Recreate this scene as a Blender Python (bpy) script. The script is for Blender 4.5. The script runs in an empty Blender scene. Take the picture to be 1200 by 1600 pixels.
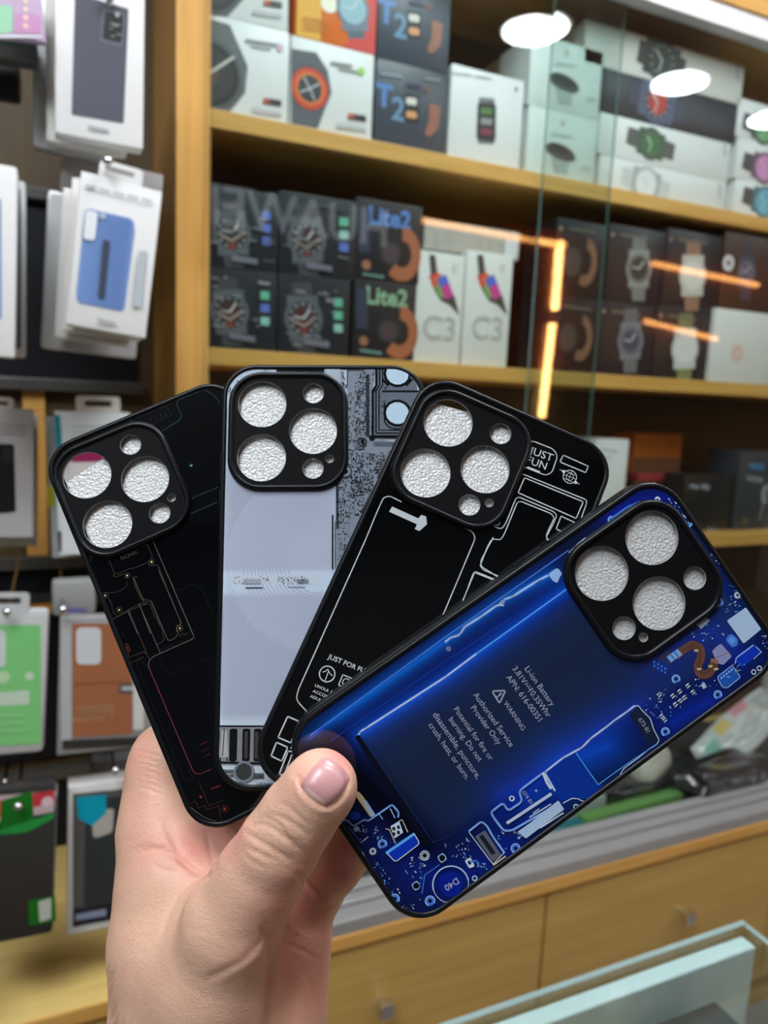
import bpy, bmesh, math, random
import numpy as np
from mathutils import Matrix, Vector
from mathutils.bvhtree import BVHTree

# ------------------------------------------------------------------ camera
scene = bpy.context.scene
COL = scene.collection
F_PX = 1155.0                       # focal length in pixels of the 1200 x 1600 frame
CAM_H = 1.35
YAW, PITCH, ROLL = math.radians(24.223), math.radians(8.763), math.radians(2.55)
FW = np.array([math.sin(YAW) * math.cos(PITCH), math.cos(YAW) * math.cos(PITCH), -math.sin(PITCH)])
_r0 = np.array([math.cos(YAW), -math.sin(YAW), 0.0])
_u0 = np.cross(_r0, FW)
RT = math.cos(ROLL) * _r0 + math.sin(ROLL) * _u0
UP = np.cross(RT, FW)
EYE = np.array([0.0, 0.0, CAM_H])
cam_data = bpy.data.cameras.new('camera')
cam = bpy.data.objects.new('camera', cam_data)
COL.objects.link(cam)
cam.matrix_world = Matrix(((RT[0], UP[0], -FW[0], EYE[0]), (RT[1], UP[1], -FW[1], EYE[1]),
                           (RT[2], UP[2], -FW[2], EYE[2]), (0, 0, 0, 1)))
cam_data.sensor_fit = 'VERTICAL'
cam_data.sensor_height = 9.8
cam_data.sensor_width = 7.35
cam_data.lens = F_PX / 1600.0 * 9.8
cam_data.clip_start = 0.01
cam_data.dof.use_dof = True
cam_data.dof.focus_distance = 0.262
cam_data.dof.aperture_fstop = 3.0
scene.camera = cam
scene.view_settings.view_transform = 'Standard'
scene.view_settings.look = 'None'
scene.view_settings.gamma = 1.0
scene.view_settings.use_curve_mapping = False
scene.view_settings.exposure = 0.38

# ------------------------------------------------------------------ world and lamps
world = bpy.data.worlds.new('world')
scene.world = world
world.use_nodes = True
world.node_tree.nodes['Background'].inputs[0].default_value = (0.8, 0.86, 0.95, 1)
world.node_tree.nodes['Background'].inputs[1].default_value = 0.25
ROOM = dict(x0=-1.5, x1=5.0, y0=-1.7, y1=1.62, zc=2.62)
LAMP_PANEL = 15.0                   # emission of the added ceiling panels
LAMP_DISC = 38.0                    # emission of the round downlights
LED_POWER = 30.0                    # emission of the warm shelf strips

# ------------------------------------------------------------------ projection helpers
def ray(px, py):
    return ((px - 600) / F_PX) * RT - ((py - 800) / F_PX) * UP + FW
def on_y(px, py, y):
    d = ray(px, py)
    return EYE + d * (y / d[1])
def on_z(px, py, z):
    d = ray(px, py)
    return EYE + d * ((z - CAM_H) / d[2])
def cam2w(p):
    p = np.asarray(p, float)
    return EYE + p[..., 0:1] * RT - p[..., 1:2] * UP + p[..., 2:3] * FW
def to_px(w):
    q = np.asarray(w, float) - EYE
    z = q @ FW
    return np.stack([600 + F_PX * (q @ RT) / z, 800 - F_PX * (q @ UP) / z], -1)
def Zm(x0, y0, s):
    return lambda x, y: (x0 + x / s, y0 + y / s)

# ------------------------------------------------------------------ materials
MATS = {}
def srgb(r, g, b):
    def f(c):
        c /= 255.0
        return c / 12.92 if c <= 0.04045 else ((c + 0.055) / 1.055) ** 2.4
    return (f(r), f(g), f(b))
def mat(name, col=(0.5, 0.5, 0.5), rough=0.5, metal=0.0, emit=None, vary=0.06, scale=40.0, coat=0.0, spec=0.5, bump=0.0, bump_scale=200.0, alpha=1.0):
    if name in MATS:
        return MATS[name]
    m = bpy.data.materials.new(name)
    m.use_nodes = True
    nt = m.node_tree
    b = nt.nodes['Principled BSDF']
    b.inputs['Roughness'].default_value = rough
    b.inputs['Metallic'].default_value = metal
    b.inputs['Coat Weight'].default_value = coat
    b.inputs['Coat Roughness'].default_value = 0.03
    b.inputs['Specular IOR Level'].default_value = spec
    b.inputs['Base Color'].default_value = (*col, 1)
    b.inputs['Alpha'].default_value = alpha
    tc = nt.nodes.new('ShaderNodeTexCoord')
    if vary:
        n = nt.nodes.new('ShaderNodeTexNoise')
        n.inputs['Scale'].default_value = scale
        r = nt.nodes.new('ShaderNodeValToRGB')
        r.color_ramp.elements[0].color = (*[c * (1 - vary) for c in col], 1)
        r.color_ramp.elements[1].color = (*[min(1, c * (1 + vary)) for c in col], 1)
        nt.links.new(tc.outputs['Object'], n.inputs['Vector'])
        nt.links.new(n.outputs['Fac'], r.inputs['Fac'])
        nt.links.new(r.outputs['Color'], b.inputs['Base Color'])
    if emit:
        b.inputs['Emission Color'].default_value = (*emit[0], 1)
        b.inputs['Emission Strength'].default_value = emit[1]
    if bump:
        n2 = nt.nodes.new('ShaderNodeTexNoise')
        n2.inputs['Scale'].default_value = bump_scale
        bp = nt.nodes.new('ShaderNodeBump')
        bp.inputs['Strength'].default_value = bump
        bp.inputs['Distance'].default_value = 0.001
        nt.links.new(tc.outputs['Object'], n2.inputs['Vector'])
        nt.links.new(n2.outputs['Fac'], bp.inputs['Height'])
        nt.links.new(bp.outputs['Normal'], b.inputs['Normal'])
    MATS[name] = m
    return m
def wood(name, c0, c1, rough=0.38, axis=0, scale=9.0):
    if name in MATS:
        return MATS[name]
    m = bpy.data.materials.new(name)
    m.use_nodes = True
    nt = m.node_tree
    b = nt.nodes['Principled BSDF']
    b.inputs['Roughness'].default_value = rough
    tc = nt.nodes.new('ShaderNodeTexCoord')
    mp = nt.nodes.new('ShaderNodeMapping')
    s = [scale * 6] * 3
    s[axis] = scale * 0.35
    mp.inputs['Scale'].default_value = s
    n = nt.nodes.new('ShaderNodeTexNoise')
    n.inputs['Scale'].default_value = 1.0
    n.inputs['Detail'].default_value = 5.0
    n.inputs['Distortion'].default_value = 0.6
    r = nt.nodes.new('ShaderNodeValToRGB')
    r.color_ramp.elements[0].position = 0.3
    r.color_ramp.elements[1].position = 0.72
    r.color_ramp.elements[0].color = (*c0, 1)
    r.color_ramp.elements[1].color = (*c1, 1)
    nt.links.new(tc.outputs['Object'], mp.inputs['Vector'])
    nt.links.new(mp.outputs['Vector'], n.inputs['Vector'])
    nt.links.new(n.outputs['Fac'], r.inputs['Fac'])
    nt.links.new(r.outputs['Color'], b.inputs['Base Color'])
    MATS[name] = m
    return m
def glass(name, tint=(0.93, 0.97, 0.96), ior=1.5):
    if name in MATS:
        return MATS[name]
    m = bpy.data.materials.new(name)
    m.use_nodes = True
    nt = m.node_tree
    nt.nodes.remove(nt.nodes['Principled BSDF'])
    out = nt.nodes['Material Output']
    t = nt.nodes.new('ShaderNodeBsdfTransparent')
    t.inputs[0].default_value = (*tint, 1)
    g = nt.nodes.new('ShaderNodeBsdfGlossy')
    g.inputs['Roughness'].default_value = 0.01
    fr = nt.nodes.new('ShaderNodeFresnel')
    ge = nt.nodes.new('ShaderNodeNewGeometry')
    mr = nt.nodes.new('ShaderNodeMapRange')      # inside faces see the inverse index, so no total reflection
    mr.inputs['To Min'].default_value = ior
    mr.inputs['To Max'].default_value = 1 / ior
    nt.links.new(ge.outputs['Backfacing'], mr.inputs['Value'])
    nt.links.new(mr.outputs['Result'], fr.inputs['IOR'])
    mx = nt.nodes.new('ShaderNodeMixShader')
    nt.links.new(fr.outputs[0], mx.inputs[0])
    nt.links.new(t.outputs[0], mx.inputs[1])
    nt.links.new(g.outputs[0], mx.inputs[2])
    nt.links.new(mx.outputs[0], out.inputs[0])
    MATS[name] = m
    return m
def flat(r, g, b, rough=0.4):
    """a printed colour, given as it reads in daylight (sRGB 0-255)"""
    return mat('print_%d_%d_%d_%d' % (r, g, b, int(rough * 100)), srgb(r, g, b), rough, vary=0.04)

# ------------------------------------------------------------------ mesh builder
_TXT = {}
def text_mesh(s, bold=0.0):
    k = (s, bold)
    if k not in _TXT:
        cu = bpy.data.curves.new('lettering', 'FONT')
        cu.body = s
        cu.size = 1.0
        cu.offset = bold
        cu.resolution_u = 3
        ob = bpy.data.objects.new('lettering', cu)
        me = bpy.data.meshes.new_from_object(ob)
        v = np.array([x.co[:] for x in me.vertices]) if len(me.vertices) else np.zeros((0, 3))
        f = [tuple(p.vertices) for p in me.polygons]
        bpy.data.objects.remove(ob)
        bpy.data.curves.remove(cu)
        bpy.data.meshes.remove(me)
        _TXT[k] = (v, f)
    return _TXT[k]
def round_path(pts, r, closed=True, n=5):
    if r <= 0:
        return [tuple(p) for p in pts]
    out = []
    N = len(pts)
    for i in range(N):
        p = np.array(pts[i], float)
        if not closed and i in (0, N - 1):
            out.append(tuple(p))
            continue
        a = np.array(pts[i - 1], float) - p
        b = np.array(pts[(i + 1) % N], float) - p
        la, lb = np.linalg.norm(a), np.linalg.norm(b)
        rr = min(r, la * 0.45, lb * 0.45)
        pa, pb = p + a / la * rr, p + b / lb * rr
        for k in range(n + 1):
            t = k / n
            out.append(tuple((1 - t) ** 2 * pa + 2 * t * (1 - t) * p + t * t * pb))
    return out
class MB:
    def __init__(self):
        self.v, self.f, self.mi, self.m, self.fr = [], [], [], [], None
    def slot(self, m):
        if m not in self.m:
            self.m.append(m)
        return self.m.index(m)
    def face(self, pts, m):
        n = len(self.v)
        self.v += [tuple(p) for p in pts]
        self.f.append(tuple(range(n, n + len(pts))))
        self.mi.append(self.slot(m))
    def mesh(self, v, f, m):
        n = len(self.v)
        self.v += [tuple(p) for p in v]
        k = self.slot(m)
        for a in f:
            self.f.append(tuple(i + n for i in a))
            self.mi.append(k)
    def box(self, a, b, m, cut=0.0, mats=None):
        """axis box between two corners; cut bevels the vertical and horizontal edges"""
        a, b = np.minimum(a, b), np.maximum(a, b)
        bm = bmesh.new()
        bmesh.ops.create_cube(bm, size=1.0)
        for v in bm.verts:
            v.co = Vector([(a[i] + b[i]) / 2 + v.co[i] * (b[i] - a[i]) for i in range(3)])
        if cut:
            c = min(cut, 0.45 * min(b - a))
            bmesh.ops.bevel(bm, geom=list(bm.edges), offset=c, segments=2, affect='EDGES', profile=0.6)
        bm.verts.index_update()
        self.mesh([v.co[:] for v in bm.verts], [[v.index for v in f.verts] for f in bm.faces], m)
        bm.free()
    def tube(self, pts, r, m, n=10, cap=True):
        pts = [np.array(p, float) for p in pts]
        rs = r if isinstance(r, (list, tuple)) else [r] * len(pts)
        rings = []
        ref = None
        for i, p in enumerate(pts):
            d = pts[min(i + 1, len(pts) - 1)] - pts[max(i - 1, 0)]
            d = d / (np.linalg.norm(d) + 1e-12)
            if ref is None:
                ref = np.array([0, 0, 1.0]) if abs(d[2]) < 0.9 else np.array([1.0, 0, 0])
            s = np.cross(d, ref)
            s /= np.linalg.norm(s)
            t = np.cross(s, d)
            ref = t
            rings.append([p + rs[i] * (math.cos(a) * s + math.sin(a) * t) for a in np.linspace(0, 2 * math.pi, n, endpoint=False)])
        v = [q for g in rings for q in g]
        f = [(i * n + j, (i + 1) * n + j, (i + 1) * n + (j + 1) % n, i * n + (j + 1) % n) for i in range(len(pts) - 1) for j in range(n)]
        if cap:
            f += [tuple(range(n)), tuple(reversed(range((len(pts) - 1) * n, len(pts) * n)))]
        self.mesh(v, f, m)
    def sphere(self, c, r, m, n=12):
        bm = bmesh.new()
        bmesh.ops.create_uvsphere(bm, u_segments=n, v_segments=n // 2 + 2, radius=1.0)
        r = r if hasattr(r, '__len__') else (r, r, r)
        self.mesh([[c[i] + v.co[i] * r[i] for i in range(3)] for v in bm.verts], [[v.index for v in f.verts] for f in bm.faces], m)
        bm.free()
    # flat printing: self.fr maps (u, v, lift) to 3D
    def P(self, pts, m, h=0.0):
        self.face([self.fr(u, v, h) for u, v in pts], m)
    def L(self, pts, w, m, h=0.0, closed=False, r=0.0):
        pts = round_path(pts, r, closed) if r else list(pts)
        if closed:
            pts = pts + [pts[0]]
        for a, b in zip(pts[:-1], pts[1:]):
            a, b = np.array(a, float), np.array(b, float)
            d = b - a
            l = np.linalg.norm(d)
            if l < 1e-9:
                continue
            d = d / l * w / 2
            n = np.array([-d[1], d[0]])
            e = d * 0.5
            self.P([a - e - n, b + e - n, b + e + n, a - e + n], m, h)
    def disc(self, c, r, m, h=0.0, n=20, ry=None, a0=0.0):
        ry = ry or r
        ca, sa = math.cos(a0), math.sin(a0)
        pts = []
        for k in range(n):
            x, y = r * math.cos(2 * math.pi * k / n), ry * math.sin(2 * math.pi * k / n)
            pts.append((c[0] + ca * x - sa * y, c[1] + sa * x + ca * y))
        self.P(pts, m, h)
    def ring(self, c, r, w, m, h=0.0, n=24, arc=(0, 2 * math.pi), ry=1.0):
        a = np.linspace(arc[0], arc[1], n + 1)
        for k in range(n):
            q = [(c[0] + (r + s) * math.cos(t), c[1] + ry * (r + s) * math.sin(t)) for s, t in ((-w / 2, a[k]), (w / 2, a[k]), (w / 2, a[k + 1]), (-w / 2, a[k + 1]))]
            self.P(q, m, h)
    def text(self, s, p, size=None, m=None, ang=0.0, h=0.0, align='L', bold=0.0, fit=None, sx=1.0):
        """size: cap height; fit: total width"""
        v, f = text_mesh(s, bold)
        if not len(v):
            return
        x0, x1 = v[:, 0].min(), v[:, 0].max()
        ky = size / 0.70 if size else fit / (x1 - x0)
        kx = fit / (x1 - x0) if fit else ky * sx
        ox = {'L': x0, 'C': (x0 + x1) / 2, 'R': x1}[align]
        ca, sa = math.cos(ang), math.sin(ang)
        q = []
        for a in v:
            x, y = (a[0] - ox) * kx, (a[1] - 0.35) * ky
            q.append(self.fr(p[0] + ca * x - sa * y, p[1] + sa * x + ca * y, h))
        self.mesh(q, f, m)
    def build(self, name, parent=None, smooth=False, matrix=None):
        me = bpy.data.meshes.new(name)
        me.from_pydata(self.v, [], self.f)
        for m in self.m:
            me.materials.append(m)
        me.polygons.foreach_set('material_index', self.mi)
        if smooth:
            me.polygons.foreach_set('use_smooth', [True] * len(self.f))
        me.update()
        o = bpy.data.objects.new(name, me)
        COL.objects.link(o)
        if parent is not None:
            o.parent = parent
        if matrix is not None:
            o.matrix_world = matrix
        return o
def tag(o, label=None, cat=None, group=None, kind=None):
    for k, v in (('label', label), ('category', cat), ('group', group), ('kind', kind)):
        if v:
            o[k] = v
    return o
def empty(name, matrix):
    o = bpy.data.objects.new(name, None)
    o.empty_display_size = 0.02
    COL.objects.link(o)
    o.matrix_world = matrix
    return o
def smooth_by_angle(o, deg=40):
    me = o.data
    bm = bmesh.new()
    bm.from_mesh(me)
    bmesh.ops.remove_doubles(bm, verts=bm.verts, dist=1e-6)
    for e in bm.edges:
        e.smooth = len(e.link_faces) == 2 and e.calc_face_angle(3.0) < math.radians(deg)
    for f in bm.faces:
        f.smooth = True
    bm.to_mesh(me)
    bm.free()

# ------------------------------------------------------------------ the shop room
M_WOOD = wood('light_oak', srgb(208, 154, 76), srgb(232, 182, 102), axis=0)
M_WOODV = wood('light_oak_upright', srgb(208, 154, 76), srgb(232, 182, 102), axis=2)
M_DRAWER = wood('oak_drawer_front', srgb(190, 156, 84), srgb(208, 174, 102), axis=0)
M_LEDGE = wood('pale_oak_ledge', srgb(214, 184, 110), srgb(232, 204, 132), axis=0, rough=0.3)
M_DWOOD = wood('brown_backing_board', srgb(78, 62, 38), srgb(96, 78, 48), axis=2, rough=0.5)
M_CBACK = wood('cabinet_back_board', srgb(74, 58, 40), srgb(92, 72, 50), axis=0, rough=0.5)
M_WALL = mat('painted_wall', (0.55, 0.55, 0.53), 0.7)
M_DWALL = mat('dark_panelled_wall', (0.05, 0.045, 0.04), 0.6)
M_CEIL = mat('white_ceiling', (0.72, 0.73, 0.74), 0.8)
M_FLOOR = mat('grey_floor_tile', (0.22, 0.21, 0.2), 0.35, vary=0.15, scale=3)
M_ALU = mat('brushed_aluminium', (0.46, 0.47, 0.48), 0.3, metal=0.4)
M_STEEL = mat('polished_steel', (0.75, 0.76, 0.78), 0.18, metal=1.0)
M_BLACK = mat('matt_black_board', (0.006, 0.007, 0.011), 0.5, spec=0.25)
M_GLASS = glass('clear_glass')
M_GEDGE = mat('green_glass_edge', (0.16, 0.3, 0.27), 0.15, spec=0.6)
R_ = ROOM
def slab(name, a, b, m):
    mb = MB()
    mb.box(a, b, m)
    return tag(mb.build(name), kind='structure')
slab('floor', (R_['x0'], R_['y0'], -0.05), (R_['x1'], R_['y1'], 0), M_FLOOR)
slab('ceiling', (R_['x0'], R_['y0'], R_['zc']), (R_['x1'], R_['y1'], R_['zc'] + 0.05), M_CEIL)
slab('wall_back', (R_['x0'], R_['y1'], 0), (R_['x1'], R_['y1'] + 0.05, R_['zc']), M_WALL)
slab('wall_front', (R_['x0'], R_['y0'] - 0.05, 0), (R_['x1'], R_['y0'], R_['zc']), M_DWALL)
slab('wall_left', (R_['x0'] - 0.05, R_['y0'], 0), (R_['x0'], R_['y1'], R_['zc']), M_DWALL)
slab('wall_right', (R_['x1'], R_['y0'], 0), (R_['x1'] + 0.05, R_['y1'], R_['zc']), M_WALL)

# lamps: flat ceiling panels added for soft even light, and round downlights
M_PANEL = mat('added_panel_diffuser', (0.9, 0.9, 0.9), 0.5, emit=((0.93, 0.97, 1.0), LAMP_PANEL), vary=0)
M_DISC = mat('lit_downlight_lens', (0.9, 0.9, 0.9), 0.5, emit=((0.92, 0.97, 1.0), LAMP_DISC), vary=0)
M_TRIM = mat('white_lamp_trim', (0.8, 0.8, 0.8), 0.4)
zc = R_['zc']
for i, (x, y, lab) in enumerate(((-0.35, -0.05, 'added flat lamp panel above the hanging packages'), (0.75, 0.42, 'added flat lamp panel above the watch cabinet'),
                     (-1.0, -0.5, 'added flat lamp panel by the dark panelled wall'))):
    t = tag(empty('added_panel_light', Matrix.Translation((x, y, zc))), lab, 'ceiling light', 'added ceiling lamp panels')
    mb = MB()
    for s in (-1, 1):
        mb.box((-0.31, s * 0.3 - 0.012, -0.02), (0.31, s * 0.3 + 0.012, 0), M_TRIM)
        mb.box((s * 0.3 - 0.012, -0.29, -0.02), (s * 0.3 + 0.012, 0.29, 0), M_TRIM)
    mb.build('frame', t)
    mb = MB()
    mb.box((-0.288, -0.288, -0.012), (0.288, 0.288, -0.004), M_PANEL)
    mb.build('diffuser', t)
Y_GL = 1.138                        # the glass doors, which mirror the downlights
for px, py, lab in ((835, 46, 'round downlight mirrored above the white watch boxes'), (1056, 132, 'round downlight mirrored over the dark slate box'),
                    (1204, 188, 'round downlight mirrored beside the three coloured watches')):
    d = ray(px, py)
    q = EYE + d * ((zc - 0.012 - CAM_H) / d[2])
    t = tag(empty('ceiling_downlight', Matrix.Translation((q[0], 2 * Y_GL - q[1], zc))), lab, 'ceiling light', 'round ceiling downlights')
    mb = MB()
    mb.fr = lambda u, v, h: (u, v, h)
    mb.tube([(0, 0, 0), (0, 0, -0.012)], 0.118, M_TRIM, n=28)
    mb.build('trim_ring', t)
    mb = MB()
    mb.tube([(0, 0, -0.0125), (0, 0, -0.018)], 0.102, M_DISC, n=28)
    mb.build('lens', t)

# warm strips and the lit shop sign on the opposite wall, seen mirrored in the glass doors
M_LED = mat('warm_led_strip', (0.9, 0.6, 0.3), 0.4, emit=((1.0, 0.52, 0.16), LED_POWER), vary=0)
M_LED2 = mat('dimmer_warm_led_strip', (0.9, 0.6, 0.3), 0.4, emit=((1.0, 0.42, 0.12), LED_POWER * 0.34), vary=0)
y_op = R_['y0'] + 0.03
y_virtual = 2 * Y_GL - y_op
def mirrored(px, py):
    q = on_y(px, py, y_virtual)
    return np.array([q[0], y_op, q[2]])
for (a, b, lab) in (((662, 344), (880, 384), 'warm light strip along the top of the opposite showcase'),
                    ((874, 378), (866, 484), 'short upright warm light strip of the opposite showcase'),
                    ((862, 506), (845, 652), 'long upright warm light strip of the opposite showcase'),
                    ((1016, 412), (1180, 446), 'warm light strip crossing above the pale steel watch'),
                    ((1004, 502), (1116, 530), 'warm light strip crossing the lower watch boxes')):
    mb = MB()
    pa, pb = mirrored(*a), mirrored(*b)
    mb.tube([pa, pb], 0.017, M_LED if 'upright' in lab else M_LED2, n=8)
    tag(mb.build('light_strip'), lab, 'light strip', 'warm light strips')
mb = MB()
qa, qb = mirrored(795, 345), mirrored(1215, 420)
qc, qd = mirrored(795, 575), mirrored(1215, 600)
mb.box((qa[0], R_['y0'] + 0.002, min(qc[2], qd[2])), (qb[0], R_['y0'] + 0.012, max(qa[2], qb[2])), wood('red_brown_veneer', srgb(120, 58, 34), srgb(150, 78, 46), axis=0))
tag(mb.build('showcase_back_board'), 'red-brown board behind the warm strips of the opposite showcase', 'board')
M_SIGN = mat('lit_sign_letters', (0.8, 0.8, 0.8), 0.4, emit=((0.85, 0.92, 1.0), 0.85), vary=0)
pa, pb = mirrored(332, 328), mirrored(606, 346)
mb = MB()
wid = np.linalg.norm(pb - pa)
mb.fr = lambda u, v, h: (-u, 0, v)
mb.text('HUAWEI', (0, 0), 0.19, M_SIGN, fit=wid, align='C', bold=0.02)
tag(mb.build('shop_sign', matrix=Matrix.Translation(tuple((pa + pb) / 2))), 'pale lit lettering mirrored across the dark watch boxes', 'sign')

# ------------------------------------------------------------------ watch cabinet
Y_SH = 1.15
X_P0, X_P1 = on_y(275, 300, Y_SH)[0], on_y(327, 300, Y_SH)[0]
X_END = 2.3
Z_S = [CAM_H + 0.349 * Y_SH, CAM_H + 0.0555 * Y_SH, CAM_H - 0.229 * Y_SH]
Z_TOP = CAM_H + 0.60 * Y_SH
Y_BK = 1.46
Z_CT = CAM_H - 0.864                # counter top, front edge at y = 1
cab = tag(empty('display_cabinet', Matrix.Translation((X_P0, Y_SH, Z_CT))), 'light oak wall cabinet with glass doors and shelves of watch boxes', 'cabinet')
inv = cab.matrix_world.inverted()
def cpart(name, mb):
    mb.v = [tuple(inv @ Vector(v)) for v in mb.v]
    return mb.build(name, cab)
mb = MB(); mb.box((X_P0, Y_SH, Z_CT), (X_P1, Y_BK, R_['zc']), M_WOODV, 0.001); cpart('side_post', mb)
for z in Z_S:
    mb = MB(); mb.box((X_P1, Y_SH, z - 0.026), (X_END, Y_BK, z), M_WOOD, 0.0015); cpart('shelf', mb)
mb = MB(); mb.box((X_P1, Y_BK - 0.012, Z_CT), (X_END, Y_BK, 2.4), M_CBACK); cpart('back_panel', mb)
# top board with a white LED strip under it, its light given as white colour
pt = on_y(1125, 20, 1.11)[2]
mb = MB(); mb.box((X_P1 + 0.3, 1.10, Z_TOP + 0.045), (X_END, Y_BK, Z_TOP + 0.085), M_WOOD, 0.001); cpart('top_board', mb)
mb = MB(); mb.box((X_P1 + 0.3, 1.105, Z_TOP + 0.008), (X_END, 1.135, Z_TOP + 0.045), mat('white_led_strip', (0.85, 0.87, 0.9), 0.3)); cpart('top_led_strip', mb)
def pane(x0, x1, z0, z1, y, t=0.005):
    mb = MB()
    mb.box((x0, y, z0), (x1, y + t, z1), M_GLASS)
    k = mb.slot(M_GEDGE)
    for i, f in enumerate(mb.f):
        xs = [mb.v[j][0] for j in f]
        if max(xs) - min(xs) < 1e-6:
            mb.mi[i] = k
    return mb
XB0 = on_y(847, 300, 1.126)[0]
XA1 = on_y(958, 250, 1.14)[0]
g = cpart('glass_door', pane(X_P1, XA1, Z_CT + 0.03, Z_TOP + 0.02, 1.140)); g['label'] = 'sliding glass door beside the oak post'
g = cpart('glass_door', pane(XB0, X_END, Z_CT + 0.03, Z_TOP + 0.02, 1.126)); g['label'] = 'front sliding glass door with a green edge'

# ------------------------------------------------------------------ counter with drawers
ctr = tag(empty('drawer_counter', Matrix.Translation((0, 1.0, 0))), 'long oak counter with drawers under the shelves and hanging packages', 'counter')
def kpart(name, mb):
    mb.v = [(v[0], v[1] - 1.0, v[2]) for v in mb.v]
    return mb.build(name, ctr)
mb = MB(); mb.box((-1.3, 1.0, Z_CT - 0.022), (X_END, Y_BK, Z_CT), M_LEDGE, 0.002); kpart('worktop', mb)
mb = MB(); mb.box((-1.3, 1.0, Z_CT - 0.024), (X_END, 0.996, Z_CT), M_WOOD, 0.001); kpart('front_edge', mb)
mb = MB(); mb.box((-1.3, 1.02, 0.0), (X_END, Y_BK, Z_CT - 0.024), M_DRAWER); kpart('carcass', mb)
xg = on_y(848, 1470, 1.004)[0]
kn = [on_y(1072, 1430, 0.985), on_y(600, 1572, 0.985)]
edges = [-0.45, xg - 0.55, xg, xg + 0.62, X_END]
for k in range(4):
    mb = MB()
    mb.box((edges[k] + 0.003, 1.002, Z_CT - 0.40), (edges[k + 1] - 0.003, 1.022, Z_CT - 0.03), M_DRAWER, 0.002)
    dr = kpart('drawer_front', mb)
    q = {1: kn[1], 2: kn[0]}.get(k)
    if q is not None:
        mb = MB()
        mb.tube([(q[0], 1.002, q[2]), (q[0], 0.988, q[2])], 0.006, M_STEEL)
        mb.box((q[0] - 0.012, 0.970, q[2] - 0.013), (q[0] + 0.012, 0.988, q[2] + 0.013), M_STEEL, 0.002)
        o = kpart('drawer_knob', mb); o.parent = dr
# aluminium rail with glass track on the counter
xr0 = on_y(430, 1470, 1.0)[0]
rail = MB()
rail.box((xr0, 0.998, Z_CT), (X_END, 1.03, Z_CT + 0.026), M_ALU, 0.003)
rail.box((xr0, 1.034, Z_CT), (X_END, 1.056, Z_CT + 0.030), M_ALU, 0.003)
rail.box((xr0, 1.060, Z_CT), (X_END, 1.082, Z_CT + 0.034), M_ALU, 0.003)
rail.box((xr0, 1.056, Z_CT), (X_END, 1.060, Z_CT + 0.01), M_BLACK)
rail.box((xr0, 1.03, Z_CT), (X_END, 1.034, Z_CT + 0.01), mat('dark_gasket', (0.05, 0.05, 0.05), 0.6))
tag(rail.build('door_rail'), 'grey aluminium sliding door rail along the counter edge', 'rail')

# ------------------------------------------------------------------ foreground glass showcase
Y_FC = 0.50
c0 = on_y(1160, 1439, Y_FC)
zt, xc = c0[2], c0[0]
sc_ = tag(empty('glass_showcase', Matrix.Translation((xc - 0.4, Y_FC, 0))), 'low glass showcase with a white inner board in the corner below the drawers', 'showcase')
def spart(name, mb, lab=None):
    mb.v = [(v[0] - (xc - 0.4), v[1] - Y_FC, v[2]) for v in mb.v]
    o = mb.build(name, sc_)
    if lab:
        o['label'] = lab
    return o
M_WBOARD = mat('white_lacquer_board', (0.70, 0.83, 0.86), 0.22)
mb = MB(); mb.box((xc - 1.1, Y_FC - 0.006, 0.45), (xc, Y_FC, zt), M_GLASS); spart('back_glass', mb)
mb = MB(); mb.box((xc - 0.006, 0.12, 0.45), (xc, Y_FC - 0.007, zt), M_GLASS); spart('side_glass', mb)
mb = MB(); mb.box((xc - 1.1, 0.12, zt - 0.006), (xc - 0.008, Y_FC - 0.008, zt - 0.001), M_GLASS); spart('top_glass', mb)
for a, b in (((xc - 1.1, Y_FC - 0.006, zt), (xc, Y_FC, zt + 0.0012)), ((xc - 0.006, 0.12, zt), (xc, Y_FC - 0.007, zt + 0.0012))):
    mb = MB(); mb.box(a, b, mat('pale_glass_edge', (0.30, 0.42, 0.41), 0.1)); spart('glass_edge', mb)
mb = MB(); mb.box((xc - 1.1, Y_FC - 0.027, 0.45), (xc - 0.010, Y_FC - 0.009, zt - 0.008), M_WBOARD, 0.002); spart('inner_board', mb)
mb = MB(); mb.box((xc - 1.1, 0.10, 0.0), (xc + 0.005, Y_FC + 0.004, 0.45), M_DRAWER, 0.002); spart('plinth', mb)
q = on_y(1090, 1585, 0.452)
mb = MB(); mb.box((q[0] - 0.06, 0.39, q[2] - 0.16), (q[0] + 0.026, 0.455, q[2] + 0.004), mat('charcoal_carton', (0.05, 0.05, 0.055), 0.35), 0.002)
tag(mb.build('carton'), 'charcoal carton inside the glass showcase before the white board', 'box')

# ------------------------------------------------------------------ left wall of hanging packages
M_BAR = mat('grey_price_rail', (0.10, 0.098, 0.095), 0.35, metal=0.4)
Y_LB = 1.42
def lpt(px, py, y=Y_LB):
    return on_y(px, py, y)
wl = tag(empty('display_wall_unit', Matrix.Translation((-0.4, Y_LB, Z_CT))), 'brown backing wall with black boards and grey rails holding hung packages', 'display wall')
def lpart(name, mb, lab=None):
    mb.v = [(v[0] + 0.4, v[1] - Y_LB, v[2] - Z_CT) for v in mb.v]
    o = mb.build(name, wl)
    if lab:
        o['label'] = lab
    return o
mb = MB(); mb.box((-1.3, Y_LB, Z_CT), (X_P0 - 0.001, Y_BK, R_['zc']), M_DWOOD); lpart('backing', mb)
z0, z1 = lpt(100, 600)[2], lpt(100, 322)[2]
mb = MB(); mb.box((-1.3, Y_LB - 0.012, z0), (X_P0 - 0.03, Y_LB, z1), M_BLACK); lpart('black_board', mb)
z0, z1 = lpt(60, 1180)[2], lpt(60, 880)[2]
mb = MB(); mb.box((-1.3, Y_LB - 0.012, z0), (X_P0 - 0.03, Y_LB, z1), M_BLACK); lpart('black_board', mb)
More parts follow.
